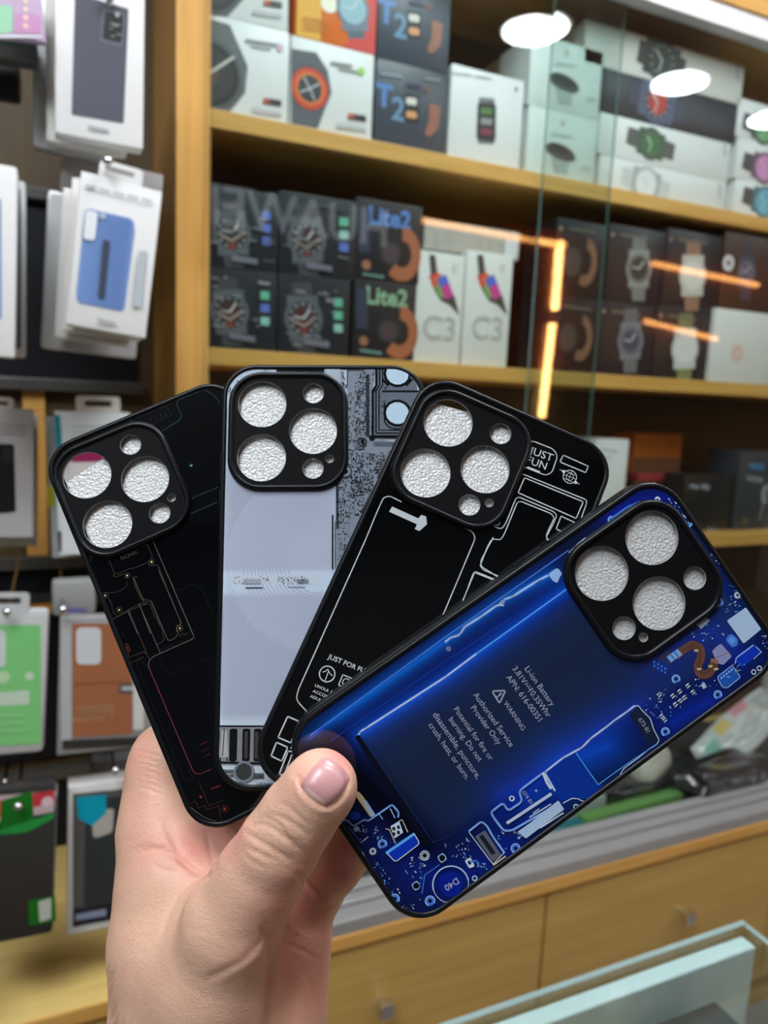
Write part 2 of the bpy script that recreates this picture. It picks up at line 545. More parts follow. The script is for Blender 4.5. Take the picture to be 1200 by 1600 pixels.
mb = MB(); mb.box((-1.3, Y_LB - 0.012, Z_CT), (X_P0 - 0.03, Y_LB, z0 - 0.03), M_BLACK); lpart('black_board', mb)
for py, t in ((306, 0.012), (598, 0.013), (872, 0.014), (935, 0.010), (1200, 0.014)):
    z = lpt(60, py)[2]
    mb = MB(); mb.box((-1.3, Y_LB - 0.03, z - t), (X_P0 - 0.02, Y_LB - 0.013, z + t * 0.6), M_BAR, 0.002); lpart('price_rail', mb)
x0, x1 = lpt(38, 700)[0], lpt(72, 700)[0]
za, zb = lpt(55, 880)[2], lpt(55, 606)[2]
mb = MB(); mb.box((x0, Y_LB - 0.012, za), (x1, Y_LB, zb), M_WOODV); lpart('wood_strip', mb)

class Pack(MB):
    """a carton given by where its front face stands; printing is laid on that face"""
    def __init__(self, quad, y, depth, body, cut=0.002, tilt=True, side=None):
        super().__init__()
        w = [on_y(px, py, y) for px, py in quad]              # top left, top right, bottom right, bottom left
        c = sum(w) / 4
        u = (w[1] - w[0] + w[2] - w[3]) / 2
        v = (w[0] - w[3] + w[1] - w[2]) / 2
        self.w, self.h = np.linalg.norm(u), np.linalg.norm(v)
        a = (math.atan2(v[0], v[2]) * 0.65 + math.atan2(-u[2], u[0]) * 0.35) if tilt else 0.0
        self.a = a
        self.y, self.c, self.d = y, c, depth
        self.ux = np.array([math.cos(a), 0, -math.sin(a)])
        self.vz = np.array([math.sin(a), 0, math.cos(a)])
        self.body = body
        self.box((-self.w / 2, 0, -self.h / 2), (self.w / 2, depth, self.h / 2), body, cut)
        self.fr = lambda u, v, h: (u, -0.0004 - h, v)
        self.k = 0
    def q(self, px, py):
        d = on_y(px, py, self.y) - self.c
        return (float(d @ self.ux), float(d @ self.vz))
    def n(self, a, b):
        return (a * self.w, b * self.h)
    def lift(self):
        self.k += 1
        return self.k * 0.00012
    def rect(self, a, b, m, r=0.0):
        """normalised rectangle, a and b in -0.5 .. 0.5"""
        p = [self.n(a[0], a[1]), self.n(b[0], a[1]), self.n(b[0], b[1]), self.n(a[0], b[1])]
        self.P(round_path(p, r) if r else p, m, self.lift())
    def pq(self, pts, m, r=0.0):
        p = [self.q(*a) for a in pts]
        self.P(round_path(p, r) if r else p, m, self.lift())
    def done(self, name, label, cat, group=None, parent=None):
        M = Matrix.Translation((self.c[0], self.y, self.c[2])) @ Matrix.Rotation(self.a, 4, 'Y')
        o = self.build(name, matrix=M)
        tag(o, label, cat, group)
        smooth_by_angle(o, 30)
        return o
WHITE = mat('white_carton', (0.80, 0.81, 0.82), 0.35, vary=0.02)
OFFW = mat('off_white_carton', (0.72, 0.71, 0.68), 0.4, vary=0.03)
CLEARP = mat('milky_plastic_blister', (0.55, 0.57, 0.58), 0.2, vary=0.1, coat=0.5)
DARKC = mat('black_carton', (0.018, 0.018, 0.02), 0.3)
GREYPR = flat(176, 176, 178)
def tab(pk, px, py, wpx, hpx, m, o, lab=None):
    """hang tab with a slot, standing on the top edge of a package"""
    c = pk.q(px, py)
    s = np.linalg.norm(np.subtract(pk.q(px + wpx, py), c))
    hh = s * hpx / wpx
    cu = bpy.data.curves.new('hang_tab', 'CURVE')
    cu.dimensions = '2D'
    cu.fill_mode = 'BOTH'
    cu.extrude = 0.0005
    for pts in (round_path([(c[0] - s / 2, c[1] - 0.006), (c[0] + s / 2, c[1] - 0.006), (c[0] + s / 2, c[1] + hh), (c[0] - s / 2, c[1] + hh)], 0.006),
                round_path([(c[0] - s * 0.3, c[1] + hh * 0.4), (c[0] + s * 0.3, c[1] + hh * 0.4), (c[0] + s * 0.3, c[1] + hh * 0.72), (c[0] - s * 0.3, c[1] + hh * 0.72)], 0.002)):
        sp = cu.splines.new('POLY')
        sp.points.add(len(pts) - 1)
        for p, k in zip(sp.points, pts):
            p.co = (*k, 0, 1)
        sp.use_cyclic_u = True
    tmp = bpy.data.objects.new('hang_tab', cu)
    me = bpy.data.meshes.new_from_object(tmp)
    bpy.data.objects.remove(tmp)
    bpy.data.curves.remove(cu)
    me.transform(Matrix(((1, 0, 0, 0), (0, 0, -1, 0.001), (0, 1, 0, 0), (0, 0, 0, 1))))
    me.materials.clear()
    me.materials.append(m)
    t = bpy.data.objects.new('hang_tab', me)
    COL.objects.link(t)
    t.parent = o
    return t
def hook(px, py, y, label):
    p = on_y(px, py, y)
    mb = MB()
    mb.tube([(0, Y_LB - 0.012 - y, 0), (0, 0.004, 0), (0, 0, 0.006)], 0.0022, M_STEEL, n=8)
    mb.sphere((0, 0, 0.007), 0.0055, M_STEEL)
    tag(mb.build('display_hook', smooth=True, matrix=Matrix.Translation(tuple(p))), label, 'hook', 'steel display hooks')
G_HANG = 'phone case packages hung on the wall unit'

# row 1
p = Pack([(92, -60), (232, -42), (218, 230), (80, 207)], 0.98, 0.028, WHITE)
p.pq([(117, -10), (201, 14), (193, 193), (112, 179)], flat(78, 80, 94, 0.5), 0.002)
p.pq([(161, 14), (196, 22), (191, 73), (157, 65)], flat(104, 106, 120), 0.003)
p.pq([(164, 18), (193, 24), (189, 68), (160, 61)], flat(34, 36, 40), 0.002)
rnd = random.Random(4)
for k in range(10):
    x, y = 170 + rnd.random() * 14, 34 + rnd.random() * 24
    p.pq([(x, y), (x + 6, y + 1), (x + 6, y + 2.2), (x, y + 1.2)], GREYPR)
p.disc(p.q(183, 24), 0.0025, GREYPR, p.lift())
p.pq([(138, 196), (170, 203), (169, 208), (137, 201)], GREYPR)
p.done('case_package', 'white boxed charcoal phone case, topmost beside the oak post', 'package', G_HANG)
for k, (dx, dy, y) in enumerate(((-14, 4, 1.02), (-34, 12, 1.06))):
    p = Pack([(92 + dx, -60 + dy), (222 + dx, -44 + dy), (206 + dx, 236 + dy), (80 + dx, 216 + dy)], y, 0.025, CLEARP if k else OFFW, 0.004)
    p.rect((-0.3, -0.3), (0.3, 0.3), flat(70, 72, 84), 0.004)
    p.done('case_package', ['white boxed case hanging second behind the topmost charcoal case', 'milky plastic case pack hanging third behind the topmost charcoal case'][k], 'package', G_HANG)
# holographic pack in the top corner
p = Pack([(-60, -80), (62, -70), (66, 55), (-52, 60)], 0.96, 0.012, mat('holographic_foil', srgb(206, 184, 214), 0.25, vary=0.15, scale=60, coat=0.6))
p.pq([(-50, 8), (20, 8), (20, 52), (-50, 54)], flat(160, 215, 180), 0.006)
p.pq([(22, 20), (62, 24), (63, 52), (22, 52)], flat(205, 150, 196), 0.003)
for k in range(4):
    p.disc(p.q(40, 2 + 13 * k), 0.0026, flat(246, 220, 205), p.lift())
p.pq([(-50, 53), (65, 56), (65, 60), (-50, 60)], flat(225, 225, 235))
p.done('case_package', 'pink and mint foil package cut by the top corner', 'package', G_HANG)
p = Pack([(-60, 40), (58, 40), (58, 92), (-60, 86)], 1.02, 0.03, mat('smoked_plastic', (0.12, 0.125, 0.13), 0.25), 0.005)
p.pq([(-40, 60), (52, 66), (52, 72), (-40, 68)], flat(40, 90, 70))
p.done('case_package', 'smoked plastic package behind the pink and mint foil package', 'package', G_HANG)
p = Pack([(-60, 84), (34, 90), (28, 140), (-60, 136)], 1.08, 0.05, DARKC, 0.008)
p.done('case_package', 'small black package below the smoked plastic package', 'package', G_HANG)
hook(171, 6, 0.972, 'steel hook over the topmost charcoal phone case')

# row 2
p = Pack([(126.5, 266), (253, 300), (228, 530), (103, 505)], 0.93, 0.03, WHITE)
p.pq([(133, 325), (208, 342), (211, 360), (194, 487), (121, 473), (119, 460)], flat(118, 150, 205, 0.45), 0.006)
for k in range(13):
    t = k / 12.0
    a, b = (141 + 62 * t, 329 + 14 * t), (126 + 62 * t, 472 + 13 * t)
    p.L([p.q(*a), p.q(*b)], 0.0012, flat(104, 136, 196), p.lift())
p.pq([(134, 328), (153, 332), (148, 377), (130, 374)], flat(232, 236, 242), 0.004)
p.disc(p.q(160, 338), 0.003, flat(215, 222, 235), p.lift())
p.disc(p.q(160, 338), 0.0018, flat(140, 165, 210), p.lift())
p.pq([(161, 375), (172, 377), (163, 467), (153, 464)], flat(66, 70, 92), 0.002)
p.pq([(217, 391), (230, 394), (221, 482), (208, 478)], flat(182, 192, 200), 0.002)
for k in range(5):
    p.pq([(133 + 22 * k, 288 + 5.4 * k), (150 + 22 * k, 292.5 + 5.4 * k), (149 + 22 * k, 297 + 5.4 * k), (132 + 22 * k, 292.5 + 5.4 * k)], flat(196, 196, 200))
p.pq([(152, 497), (181, 504), (180, 509), (151, 502)], GREYPR)
o = p.done('case_package', 'white box with a ribbed blue phone case and grip strap', 'package', G_HANG)
tab(p, 188, 283, 66, 26, WHITE, o)
for k, (quad, y, m, lab) in enumerate((
        ([(112, 276), (236, 304), (222, 536), (98, 512)], 0.97, OFFW, 'white box hanging second behind the ribbed blue case'),
        ([(100, 292), (216, 318), (206, 545), (84, 524)], 1.0, OFFW, 'off white box hanging third behind the ribbed blue case'),
        ([(74, 290), (226, 330), (216, 562), (63, 544)], 1.05, CLEARP, 'milky clamshell pack at the back of the blue case hook'),
        ([(98, 236), (256, 272), (250, 330), (92, 300)], 1.09, mat('grey_header_card', (0.42, 0.41, 0.42), 0.4), 'grey header card peeking above the ribbed blue case'))):
    p = Pack(quad, y, 0.022, m, 0.006 if k == 2 else 0.002)
    if k < 3:
        p.rect((-0.3, -0.35), (0.3, 0.3), flat(120, 126, 140), 0.005)
    p.done('case_package', lab, 'package', G_HANG)
hook(168, 262, 0.915, 'steel hook carrying the ribbed blue phone case')
p = Pack([(-110, 232), (24, 262), (26, 560), (-112, 548)], 0.93, 0.03, WHITE, 0.004)
p.pq([(-95, 300), (2, 310), (3, 500), (-95, 495)], flat(140, 165, 205), 0.004)
p.done('case_package', 'white boxed case cut by the photo edge beside the blue case', 'package', G_HANG)
p = Pack([(-96, 262), (40, 280), (41, 560), (-98, 548)], 0.99, 0.03, CLEARP, 0.005)
p.rect((-0.42, -0.45), (0.44, 0.45), flat(86, 90, 98), 0.004)
p.done('case_package', 'grey clamshell pack behind the white case at the photo edge', 'package', G_HANG)

# row 3
p = Pack([(-70, 632), (50, 642), (54, 838), (-72, 842)], 1.12, 0.03, mat('light_grey_carton', (0.6, 0.61, 0.63), 0.4), 0.002)
p.pq([(-50, 692), (22, 694), (25, 800), (-50, 806)], flat(26, 27, 30), 0.004)
p.pq([(4, 698), (19, 698), (20, 722), (4, 722)], flat(48, 50, 54), 0.002)
for k in range(3):
    p.pq([(-30, 660 + 7 * k), (40, 664 + 7 * k), (40, 667 + 7 * k), (-30, 663 + 7 * k)], flat(176, 178, 182))
o = p.done('case_package', 'pale grey box with a black phone case under the black board', 'package', G_HANG)
tab(p, -2, 642, 48, 24, OFFW, o)
p = Pack([(-56, 644), (58, 650), (58, 852), (-60, 856)], 1.17, 0.03, OFFW, 0.002)
p.done('case_package', 'plain pale box hanging behind the black phone case box', 'package', G_HANG)
p = Pack([(82, 642), (206, 646), (204, 862), (94, 868)], 1.1, 0.03, mat('cool_white_carton', (0.74, 0.79, 0.82), 0.35), 0.002)
p.pq([(84, 648), (94, 649), (98, 704), (88, 704)], flat(30, 150, 165))
p.pq([(90, 830), (96, 830), (96, 862), (92, 862)], flat(60, 62, 66))
for k in range(4):
    p.pq([(112, 664 + 9 * k), (180, 666 + 9 * k), (180, 669 + 9 * k), (112, 667 + 9 * k)], flat(196, 206, 210))
p.pq([(110, 690), (170, 692), (160, 720), (110, 722)], flat(165, 40, 100), 0.004)
p.pq([(108, 722), (186, 722), (184, 770), (108, 770)], flat(226, 222, 222), 0.004)
o = p.done('case_package', 'cool white box with a teal side stripe behind the darkest case', 'package', G_HANG)
tab(p, 154, 646, 68, 28, OFFW, o)
p = Pack([(72, 652), (180, 652), (190, 868), (80, 872)], 1.15, 0.04, CLEARP, 0.004)
p.pq([(74, 760), (84, 760), (86, 790), (76, 792)], flat(205, 200, 40))
p.done('case_package', 'clear wrapped pack with a yellow mark behind the teal striped box', 'package', G_HANG)

# row 4
p = Pack([(-70, 952), (74, 956), (72, 1176), (-74, 1188)], 0.99, 0.02, CLEARP, 0.008)
p.pq([(-60, 976), (64, 976), (64, 1162), (-60, 1168)], flat(126, 204, 126, 0.5), 0.004)
p.pq([(-40, 984), (9, 984), (9, 1042), (-40, 1044)], flat(205, 214, 214), 0.008)
p.pq([(-60, 1086), (46, 1078), (46, 1100), (-60, 1106)], flat(196, 216, 196), 0.002)
p.disc(p.q(46, 1056), 0.005, flat(205, 222, 205), p.lift())
p.disc(p.q(4, 1058), 0.008, flat(190, 220, 180), p.lift())
for k in range(3):
    p.pq([(-50, 1118 + 12 * k), (40, 1116 + 12 * k), (40, 1119 + 12 * k), (-50, 1121 + 12 * k)], flat(150, 216, 150))
o = p.done('case_package', 'green phone case sealed in a clear blister pack', 'package', G_HANG)
tab(p, 12, 956, 66, 34, CLEARP, o)
hook(11, 965, 0.975, 'steel hook carrying the green blister pack')
p = Pack([(88, 962), (246, 966), (240, 1168), (94, 1178)], 1.0, 0.022, mat('clear_grey_sleeve', (0.33, 0.32, 0.33), 0.2, coat=0.4), 0.003)
p.pq([(95, 966), (112, 966), (112, 1156), (96, 1158)], flat(180, 182, 186))
p.pq([(113, 974), (206, 974), (206, 1146), (113, 1152)], flat(160, 100, 66, 0.5), 0.003)
p.pq([(119, 980), (158, 980), (158, 1038), (119, 1038)], flat(206, 210, 214), 0.008)
p.pq([(186, 1068), (214, 1068), (214, 1083), (186, 1083)], flat(70, 76, 84))
p.pq([(190, 1072), (214, 1072), (214, 1078), (190, 1078)], flat(190, 190, 190))
p.pq([(208, 1066), (226, 1066), (224, 1140), (208, 1140)], flat(214, 212, 208))
p.pq([(98, 1156), (232, 1150), (232, 1163), (98, 1170)], flat(52, 50, 50))
p.pq([(104, 946 + 4), (134, 946 + 4), (134, 956), (104, 956)], flat(90, 92, 160))
p.L([p.q(116, 1068), p.q(206, 1064)], 0.0008, flat(140, 84, 52), p.lift())
p.text('PROTECT', p.q(114, 1125), m=flat(196, 150, 120), fit=np.linalg.norm(np.subtract(p.q(178, 1122), p.q(114, 1124))), h=p.lift(), ang=0.02)
for k in range(3):
    p.pq([(118 + 2 * k, 1104 + 4.5 * k), (178, 1100 + 4.5 * k), (178, 1102 + 4.5 * k), (118, 1106 + 4.5 * k)], flat(190, 144, 114))
o = p.done('case_package', 'brown phone case with a pale camera cutout in a clear sleeve', 'package', G_HANG)
p2 = Pack([(80, 912), (150, 905), (150, 960), (82, 962)], 1.06, 0.03, mat('grey_blister_top', (0.3, 0.31, 0.31), 0.25, coat=0.3), 0.006)
p2.done('case_package', 'grey blister top showing above the brown phone case', 'package', G_HANG)
hook(98, 961, 0.985, 'steel hook at the corner of the brown phone case')
mb = MB()
q0, q1 = lpt(45, 950, 1.3), lpt(80, 940, 1.3)
mb.box((q0[0], 1.3, q0[2] - 0.012), (q1[0], 1.306, q0[2] + 0.004), flat(240, 170, 70))
mb.box((q0[0], 1.306, q0[2] - 0.002), (q1[0], Y_LB - 0.03, q0[2] + 0.001), M_BAR)
tag(mb.build('price_tag'), 'small orange price tag between the green and brown cases', 'price tag')

# row 5
p = Pack([(-70, 1240), (90, 1225), (84, 1456), (-76, 1494)], 0.97, 0.026, mat('dark_glossy_pouch', (0.035, 0.036, 0.036), 0.22, coat=0.5), 0.008)
p.pq([(-66, 1212 + 36), (88, 1222 + 14), (84, 1268), (-66, 1296)], flat(198, 176, 180))
p.pq([(-66, 1262), (0, 1250), (84, 1222 + 12), (86, 1252), (0, 1276), (-66, 1290)], flat(200, 50, 66))
p.pq([(2, 1250), (50, 1236), (54, 1290), (0, 1296)], flat(20, 112, 30))
p.pq([(-66, 1302), (0, 1296), (84, 1270), (84, 1278), (54, 1294), (40, 1300), (0, 1304), (-66, 1308)], flat(36, 150, 66))
p.disc(p.q(74, 1252), 0.007, flat(226, 200, 206), p.lift())
p.pq([(44, 1407), (86, 1398), (88, 1438), (46, 1446)], flat(24, 110, 32))
p.pq([(60, 1408), (80, 1402), (80, 1434), (62, 1440)], flat(196, 200, 190))
o = p.done('case_package', 'dark pouch with a red and green header by the photo edge', 'package', G_HANG)
hook(28, 1268, 0.955, 'steel hook through the red and green header')
hook(7, 1231, 1.0, 'steel hook behind the red and green header')
p = Pack([(104, 1228), (262, 1212), (258, 1432), (106, 1461)], 1.02, 0.03, WHITE, 0.003)
p.pq([(114, 1240), (250, 1226), (248, 1424), (114, 1448)], flat(92, 92, 90, 0.3))
p.pq([(134, 1250), (244, 1238), (242, 1400), (130, 1416)], flat(50, 56, 60, 0.35), 0.004)
p.pq([(142, 1268), (178, 1262), (176, 1300), (146, 1310)], flat(186, 182, 174), 0.006)
p.pq([(119, 1245), (166, 1241), (166, 1270), (144, 1290), (122, 1278)], flat(0, 168, 200), 0.002)
p.pq([(114, 1420), (180, 1408), (180, 1434), (114, 1448)], flat(32, 36, 46))
p.pq([(118, 1428), (166, 1419), (166, 1430), (118, 1438)], flat(140, 150, 176))
o = p.done('case_package', 'white framed window box with a turquoise tag beside the wrist', 'package', G_HANG)
hook(180, 1211, 1.0, 'steel hook above the turquoise tagged box')
p = Pack([(142, 1190), (250, 1180), (250, 1216), (142, 1222)], 1.08, 0.03, mat('smoked_plastic'), 0.004)
p.done('case_package', 'smoked pack top showing above the turquoise tagged box', 'package', G_HANG)

# ------------------------------------------------------------------ boxes on the watch shelves
Y_B = 1.165
SLATE = mat('slate_carton', srgb(66, 74, 88), 0.35)
NAVY = mat('night_carton', srgb(36, 40, 48), 0.35)
STEELP, DARKP, PALEP = flat(120, 122, 126), flat(44, 46, 50), flat(214, 216, 220)
G_TOP, G_MID, G_LOW = 'watch boxes on the top shelf', 'watch boxes on the middle shelf', 'things on the lowest shelf'
def shelf_box(x0, x1, ytop, ybot, shelf, body, y=None, depth=0.1, below=None):
    """a carton standing on a shelf (or on the box below); x0..x1 and ytop..ybot as its front face reads in the photograph"""
    y = y or Y_B
    xm = (x0 + x1) / 2
    a, b = on_y(x0, (ytop + ybot) / 2, y), on_y(x1, (ytop + ybot) / 2, y)
    zt = on_y(xm, ytop, y)[2]
    zb = Z_S[shelf] + 0.0005 if below is None else below.top + 0.0005
    pk = Pack.__new__(Pack)
    MB.__init__(pk)
    pk.w, pk.h, pk.a, pk.y, pk.d = b[0] - a[0], zt - zb, 0.0, y, depth
    pk.c = np.array([(a[0] + b[0]) / 2, y, (zt + zb) / 2])
    pk.ux, pk.vz = np.array([1.0, 0, 0]), np.array([0, 0, 1.0])
    pk.box((-pk.w / 2, 0, -pk.h / 2), (pk.w / 2, depth, pk.h / 2), body, 0.0012)
    pk.fr = lambda u, v, h: (u, -0.0004 - h, v)
    pk.k = 0
    pk.top = zt
    return pk
def watch(p, px, py, r, face, case, strap, ang=0.0, dial=None, flat_strap=True, length=2.1):
    """a watch printed on a box: strap, lugs, case ring, dial, hands"""
    c = p.q(px, py)
    R = abs(p.q(px + r, py)[0] - c[0])
    ca, sa = math.cos(ang), math.sin(ang)
    T = lambda x, y: (c[0] + R * (ca * x - sa * y), c[1] + R * (sa * x + ca * y))
    p.P([T(-0.62, 0), T(-0.5, length), T(0.5, length), T(0.62, 0), T(0.5, -length), T(-0.5, -length)], strap, p.lift())
    p.P([T(-0.8, -1.1), T(0.8, -1.1), T(0.8, 1.1), T(-0.8, 1.1)], case, p.lift())
    p.disc(c, R, case, p.lift())
    p.disc(c, R * 0.8, dial or face, p.lift())
    if dial:
        p.disc(c, R * 0.58, face, p.lift())
    h = p.lift()
    p.L([c, T(0.35, 0.42)], R * 0.09, PALEP, h)
    p.L([c, T(-0.5, 0.1)], R * 0.07, PALEP, h)
    for k in range(12):
        t = k * math.pi / 6
        p.disc(T(0.68 * math.cos(t), 0.68 * math.sin(t)), R * 0.05, PALEP, h, n=6)
def bars(p, pts, m):
    for x, y, w, hh in pts:
        s = 0.155
        p.pq([(x, y), (x + w, y + w * s), (x + w, y + w * s + hh), (x, y + hh)], m)

# top shelf: two white boxes with big watches cut by the post
def big_watch_box(x0, x1, yt, yb, below, kind, label):
    p = shelf_box(x0, x1, yt, yb, 0, WHITE, below=below)
    xm, ym = (x0 + x1) / 2, (yt + yb) / 2
    wd = x1 - x0
    if kind == 'grey':
        c = (x0 + 4, ym + 2)
        r = 52
        p.P([p.q(x0 + 1, yt - 6), p.q(x0 + 34, yt + 4), p.q(x0 + 62, ym - 8), p.q(x0 + 58, ym + 34), p.q(x0 + 30, yb - 8), p.q(x0 + 1, yb - 14)], flat(104, 108, 112), p.lift())
        k = p.q(x0 + 2, ym + 4)
        R = abs(p.q(x0 + 54, ym)[0] - k[0])
        for rr, m in ((1.0, flat(88, 92, 96)), (0.88, flat(40, 42, 46)), (0.74, flat(64, 62, 62)), (0.3, flat(90, 76, 72))):
            pts = [(k[0] + R * rr * math.cos(t), k[1] + R * rr * math.sin(t)) for t in np.linspace(-math.pi / 2, math.pi / 2, 18)]
            p.P(pts, m, p.lift())
        p.L([p.q(x0 + 4, ym + 2), p.q(x0 + 40, ym - 22)], 0.004, flat(206, 206, 200), p.lift())
        bars(p, [(x0 + 58, yt + 26, 50, 6), (x0 + 66, yt + 37, 32, 3)], flat(150, 152, 158))
        p.disc(p.q(x0 + 112, yt + 40), 0.006, flat(220, 190, 215), p.lift())
    else:
        k = p.q(x0 + 30, ym - 2)
        R = abs(p.q(x0 + 60, ym)[0] - p.q(x0 + 30, ym)[0])
        p.P([p.q(x0 + 1, yt + 6), p.q(x0 + 40, yt + 12), p.q(x0 + 58, ym - 30), p.q(x0 + 64, ym + 4), p.q(x0 + 52, ym + 34), p.q(x0 + 40, yb - 4), p.q(x0 + 1, yb - 12)], flat(92, 96, 106), p.lift())
        lim = p.q(x0 + 1, ym)[0]
        for rr, m in ((1.06, flat(76, 80, 90)), (0.96, flat(214, 74, 48)), (0.74, flat(236, 130, 60)), (0.62, flat(58, 62, 66))):
            pts = [(max(lim, k[0] + R * rr * math.cos(t)), k[1] + R * rr * math.sin(t)) for t in np.linspace(0, 2 * math.pi, 28)]
            p.P(pts, m, p.lift())
        for t in (0.6, 2.2, 3.6, 5.2):
            p.L([k, (k[0] + R * 0.55 * math.cos(t), k[1] + R * 0.55 * math.sin(t))], 0.0022, PALEP, p.lift())
        bars(p, [(x0 + 62, yt + 26, 34, 6), (x0 + 74, yt + 37, 32, 3)], flat(150, 152, 150))
        p.disc(p.q(x0 + 110, yt + 42), 0.006, flat(170, 220, 110), p.lift())
    bars(p, [(x1 - 40, yb - 35, 28, 9)], flat(60, 58, 62))
    bars(p, [(x1 - 40, yb - 35, 9, 8)], flat(205, 96, 60))
    bars(p, [(x1 - 58, yb - 20, 46, 8)], flat(196, 196, 200))
    p.done('watch_box', label, 'box', G_TOP)
    return p
a1 = big_watch_box(325, 451, 35, 188, None, 'grey', 'white box with a grey chronograph watch standing beside the oak post')
big_watch_box(325, 452, -110, 35, a1, 'grey', 'white box stacked on the grey chronograph box')
b1 = big_watch_box(454, 583, 70, 212, None, 'red', 'white box with an orange and red rugged watch')
p = shelf_box(464, 589, -80, 70, 0, mat('sunset_carton', srgb(236, 120, 46), 0.35), below=b1)
p.rect((-0.5, -0.5), (-0.2, 0.5), flat(240, 176, 50))
p.P([p.n(0.5, -0.5), p.n(0.5, 0.3), p.n(0.1, -0.5)], flat(222, 60, 52), p.lift())
p.disc(p.q(514, 6), 0.013, flat(250, 244, 226), p.lift())
watch(p, 551, 14, 26, flat(150, 190, 205), flat(112, 128, 146), flat(90, 100, 116), 0.2, length=1.5)
bars(p, [(472, 26 + 6 * k, 40, 2) for k in range(4)], flat(214, 140, 50))
p.done('watch_box', 'orange and yellow watch box stacked on the rugged watch box', 'box', G_TOP)
# slate boxes with T2
def t2(x0, x1, yt, yb, below, label):
    p = shelf_box(x0, x1, yt, yb, 0, SLATE, below=below)
    h = yb - yt
    k = p.q(x0 + 20, yt + h * 0.40)
    p.text('T', p.q(x0 + 14, yt + h * 0.36), 0.032, flat(92, 136, 200), align='C', h=p.lift(), bold=0.04)
    p.text('2', p.q(x0 + 36, yt + h * 0.53), 0.034, flat(112, 150, 186), align='C', h=p.lift(), bold=0.02)
    x, y = x0 + 54, yt + h * 0.52
    p.pq([(x - 8, y - 24), (x + 14, y - 20), (x + 13, y + 24), (x - 9, y + 20)], flat(30, 30, 34), 0.003)
    for dy, m in ((-11, flat(226, 222, 214)), (10, flat(226, 160, 110))):
        p.disc(p.q(x - 1, y + dy), 0.0058, m, p.lift())
        p.disc(p.q(x + 6, y + dy + 1), 0.0058, m, p.lift())
    p.pq([(x + 30, y - 8), (x + 48, y - 2), (x + 44, y + 32), (x + 30, y + 46), (x + 22, y + 40), (x + 30, y + 20)], flat(160, 104, 84), 0.004)
    p.disc(p.q(x + 26, y - 28), 0.006, flat(120, 84, 76), p.lift())
    p.pq([(x - 6, y - 40), (x + 18, y - 36), (x + 16, y - 28), (x - 6, y - 32)], flat(52, 58, 84))
    bars(p, [(x0 + 8, yt + h * 0.08, 34, 5), (x1 - 34, yt + h * 0.14, 24, 4)], flat(150, 158, 170))
    p.done('watch_box', label, 'box', G_TOP)
    return p
c1 = t2(586, 697, 103, 230, None, 'slate blue T2 smartwatch box standing on the top shelf')
t2(590, 703, -30, 103, c1, 'slate blue T2 smartwatch box stacked on its twin')
p = shelf_box(702, 816, 112, 257, 0, WHITE)
p.pq([(748, 152), (773, 154), (772, 226), (746, 224)], flat(120, 122, 126), 0.004)
p.pq([(746, 160), (775, 162), (774, 222), (744, 218)], flat(40, 42, 44), 0.006)
for k, m in enumerate((flat(90, 130, 70), flat(150, 150, 150), flat(140, 60, 80))):
    p.pq([(751, 168 + 16 * k), (769, 170 + 16 * k), (768, 180 + 16 * k), (750, 178 + 16 * k)], m)
bars(p, [(706, 112, 30, 3), (742, 118, 26, 3)], flat(180, 180, 180))
p.disc(p.q(806, 140), 0.004, flat(170, 170, 172), p.lift())
p.done('watch_box', 'white box with a small rectangular fitness band', 'box', G_TOP)
def pix(x0, x1, yt, yb, below, label):
    p = shelf_box(x0, x1, yt, yb, 0, mat('mint_white_carton', (0.74, 0.81, 0.79), 0.35, vary=0.02), below=below)
    x, y = (x0 + x1) / 2, (yt + yb) / 2
    k = p.q(x + 1, yt + 18)
    for i, m in enumerate((flat(226, 100, 84), flat(238, 196, 80), flat(110, 180, 120), flat(100, 150, 220))):
        p.ring(k, 0.0038, 0.0022, m, p.lift(), 8, (math.pi / 2 * i + 0.5, math.pi / 2 * (i + 1) + 0.5))
    bars(p, [(x - 16, yt + 32, 32, 4), (x1 - 24, yb - 22, 14, 4)], flat(196, 200, 200))
    p.pq([(x - 15, y + 14), (x + 12, y + 18), (x + 8, yb - 10), (x - 11, yb - 13)], flat(176, 184, 182))
    p.disc(p.q(x - 2, y + 10), abs(p.q(x + 24, y)[0] - p.q(x, y)[0]), flat(78, 78, 84), p.lift(), ry=0.0125, a0=-0.15)
    p.disc(p.q(x - 2, y + 5), abs(p.q(x + 20, y)[0] - p.q(x, y)[0]), flat(48, 48, 54), p.lift(), ry=0.008, a0=-0.15)
    p.done('watch_box', label, 'box', G_TOP)
    return p
e1 = pix(823, 932, 175, 282, None, 'mint white box with a domed watch, lower of its stack')
pix(827, 940, 65, 175, e1, 'mint white box with a domed watch, upper of its stack')
p = shelf_box(795, 880, 85, 262, 0, OFFW, y=Y_B + 0.115)
p.done('watch_box', 'plain grey white box behind the domed watch boxes', 'box', G_TOP)
f1 = shelf_box(934, 1134, 262, 325, 0, WHITE)
watch(f1, 1009, 287, 20, flat(232, 234, 236), flat(172, 176, 178), flat(206, 208, 210), math.pi / 2 - 0.1, length=1.9)
bars(f1, [(1122, 288, 5, 22)], flat(200, 200, 204))
f1.done('watch_box', 'long white box with a silver watch, bottom of its stack', 'box', G_TOP)
f2 = shelf_box(934, 1142, 199, 262, 0, WHITE, below=f1)
watch(f2, 1017, 225, 19, flat(56, 120, 62), flat(72, 92, 76), flat(92, 92, 92), math.pi / 2 - 0.1, dial=flat(36, 80, 44), length=2.0)
bars(f2, [(1130, 222, 5, 22)], flat(200, 200, 204))
f2.done('watch_box', 'long white box with a green dial watch', 'box', G_TOP)
f3 = shelf_box(938, 1154, 134, 199, 0, mat('dark_slate_carton', srgb(52, 54, 66), 0.35), below=f2)
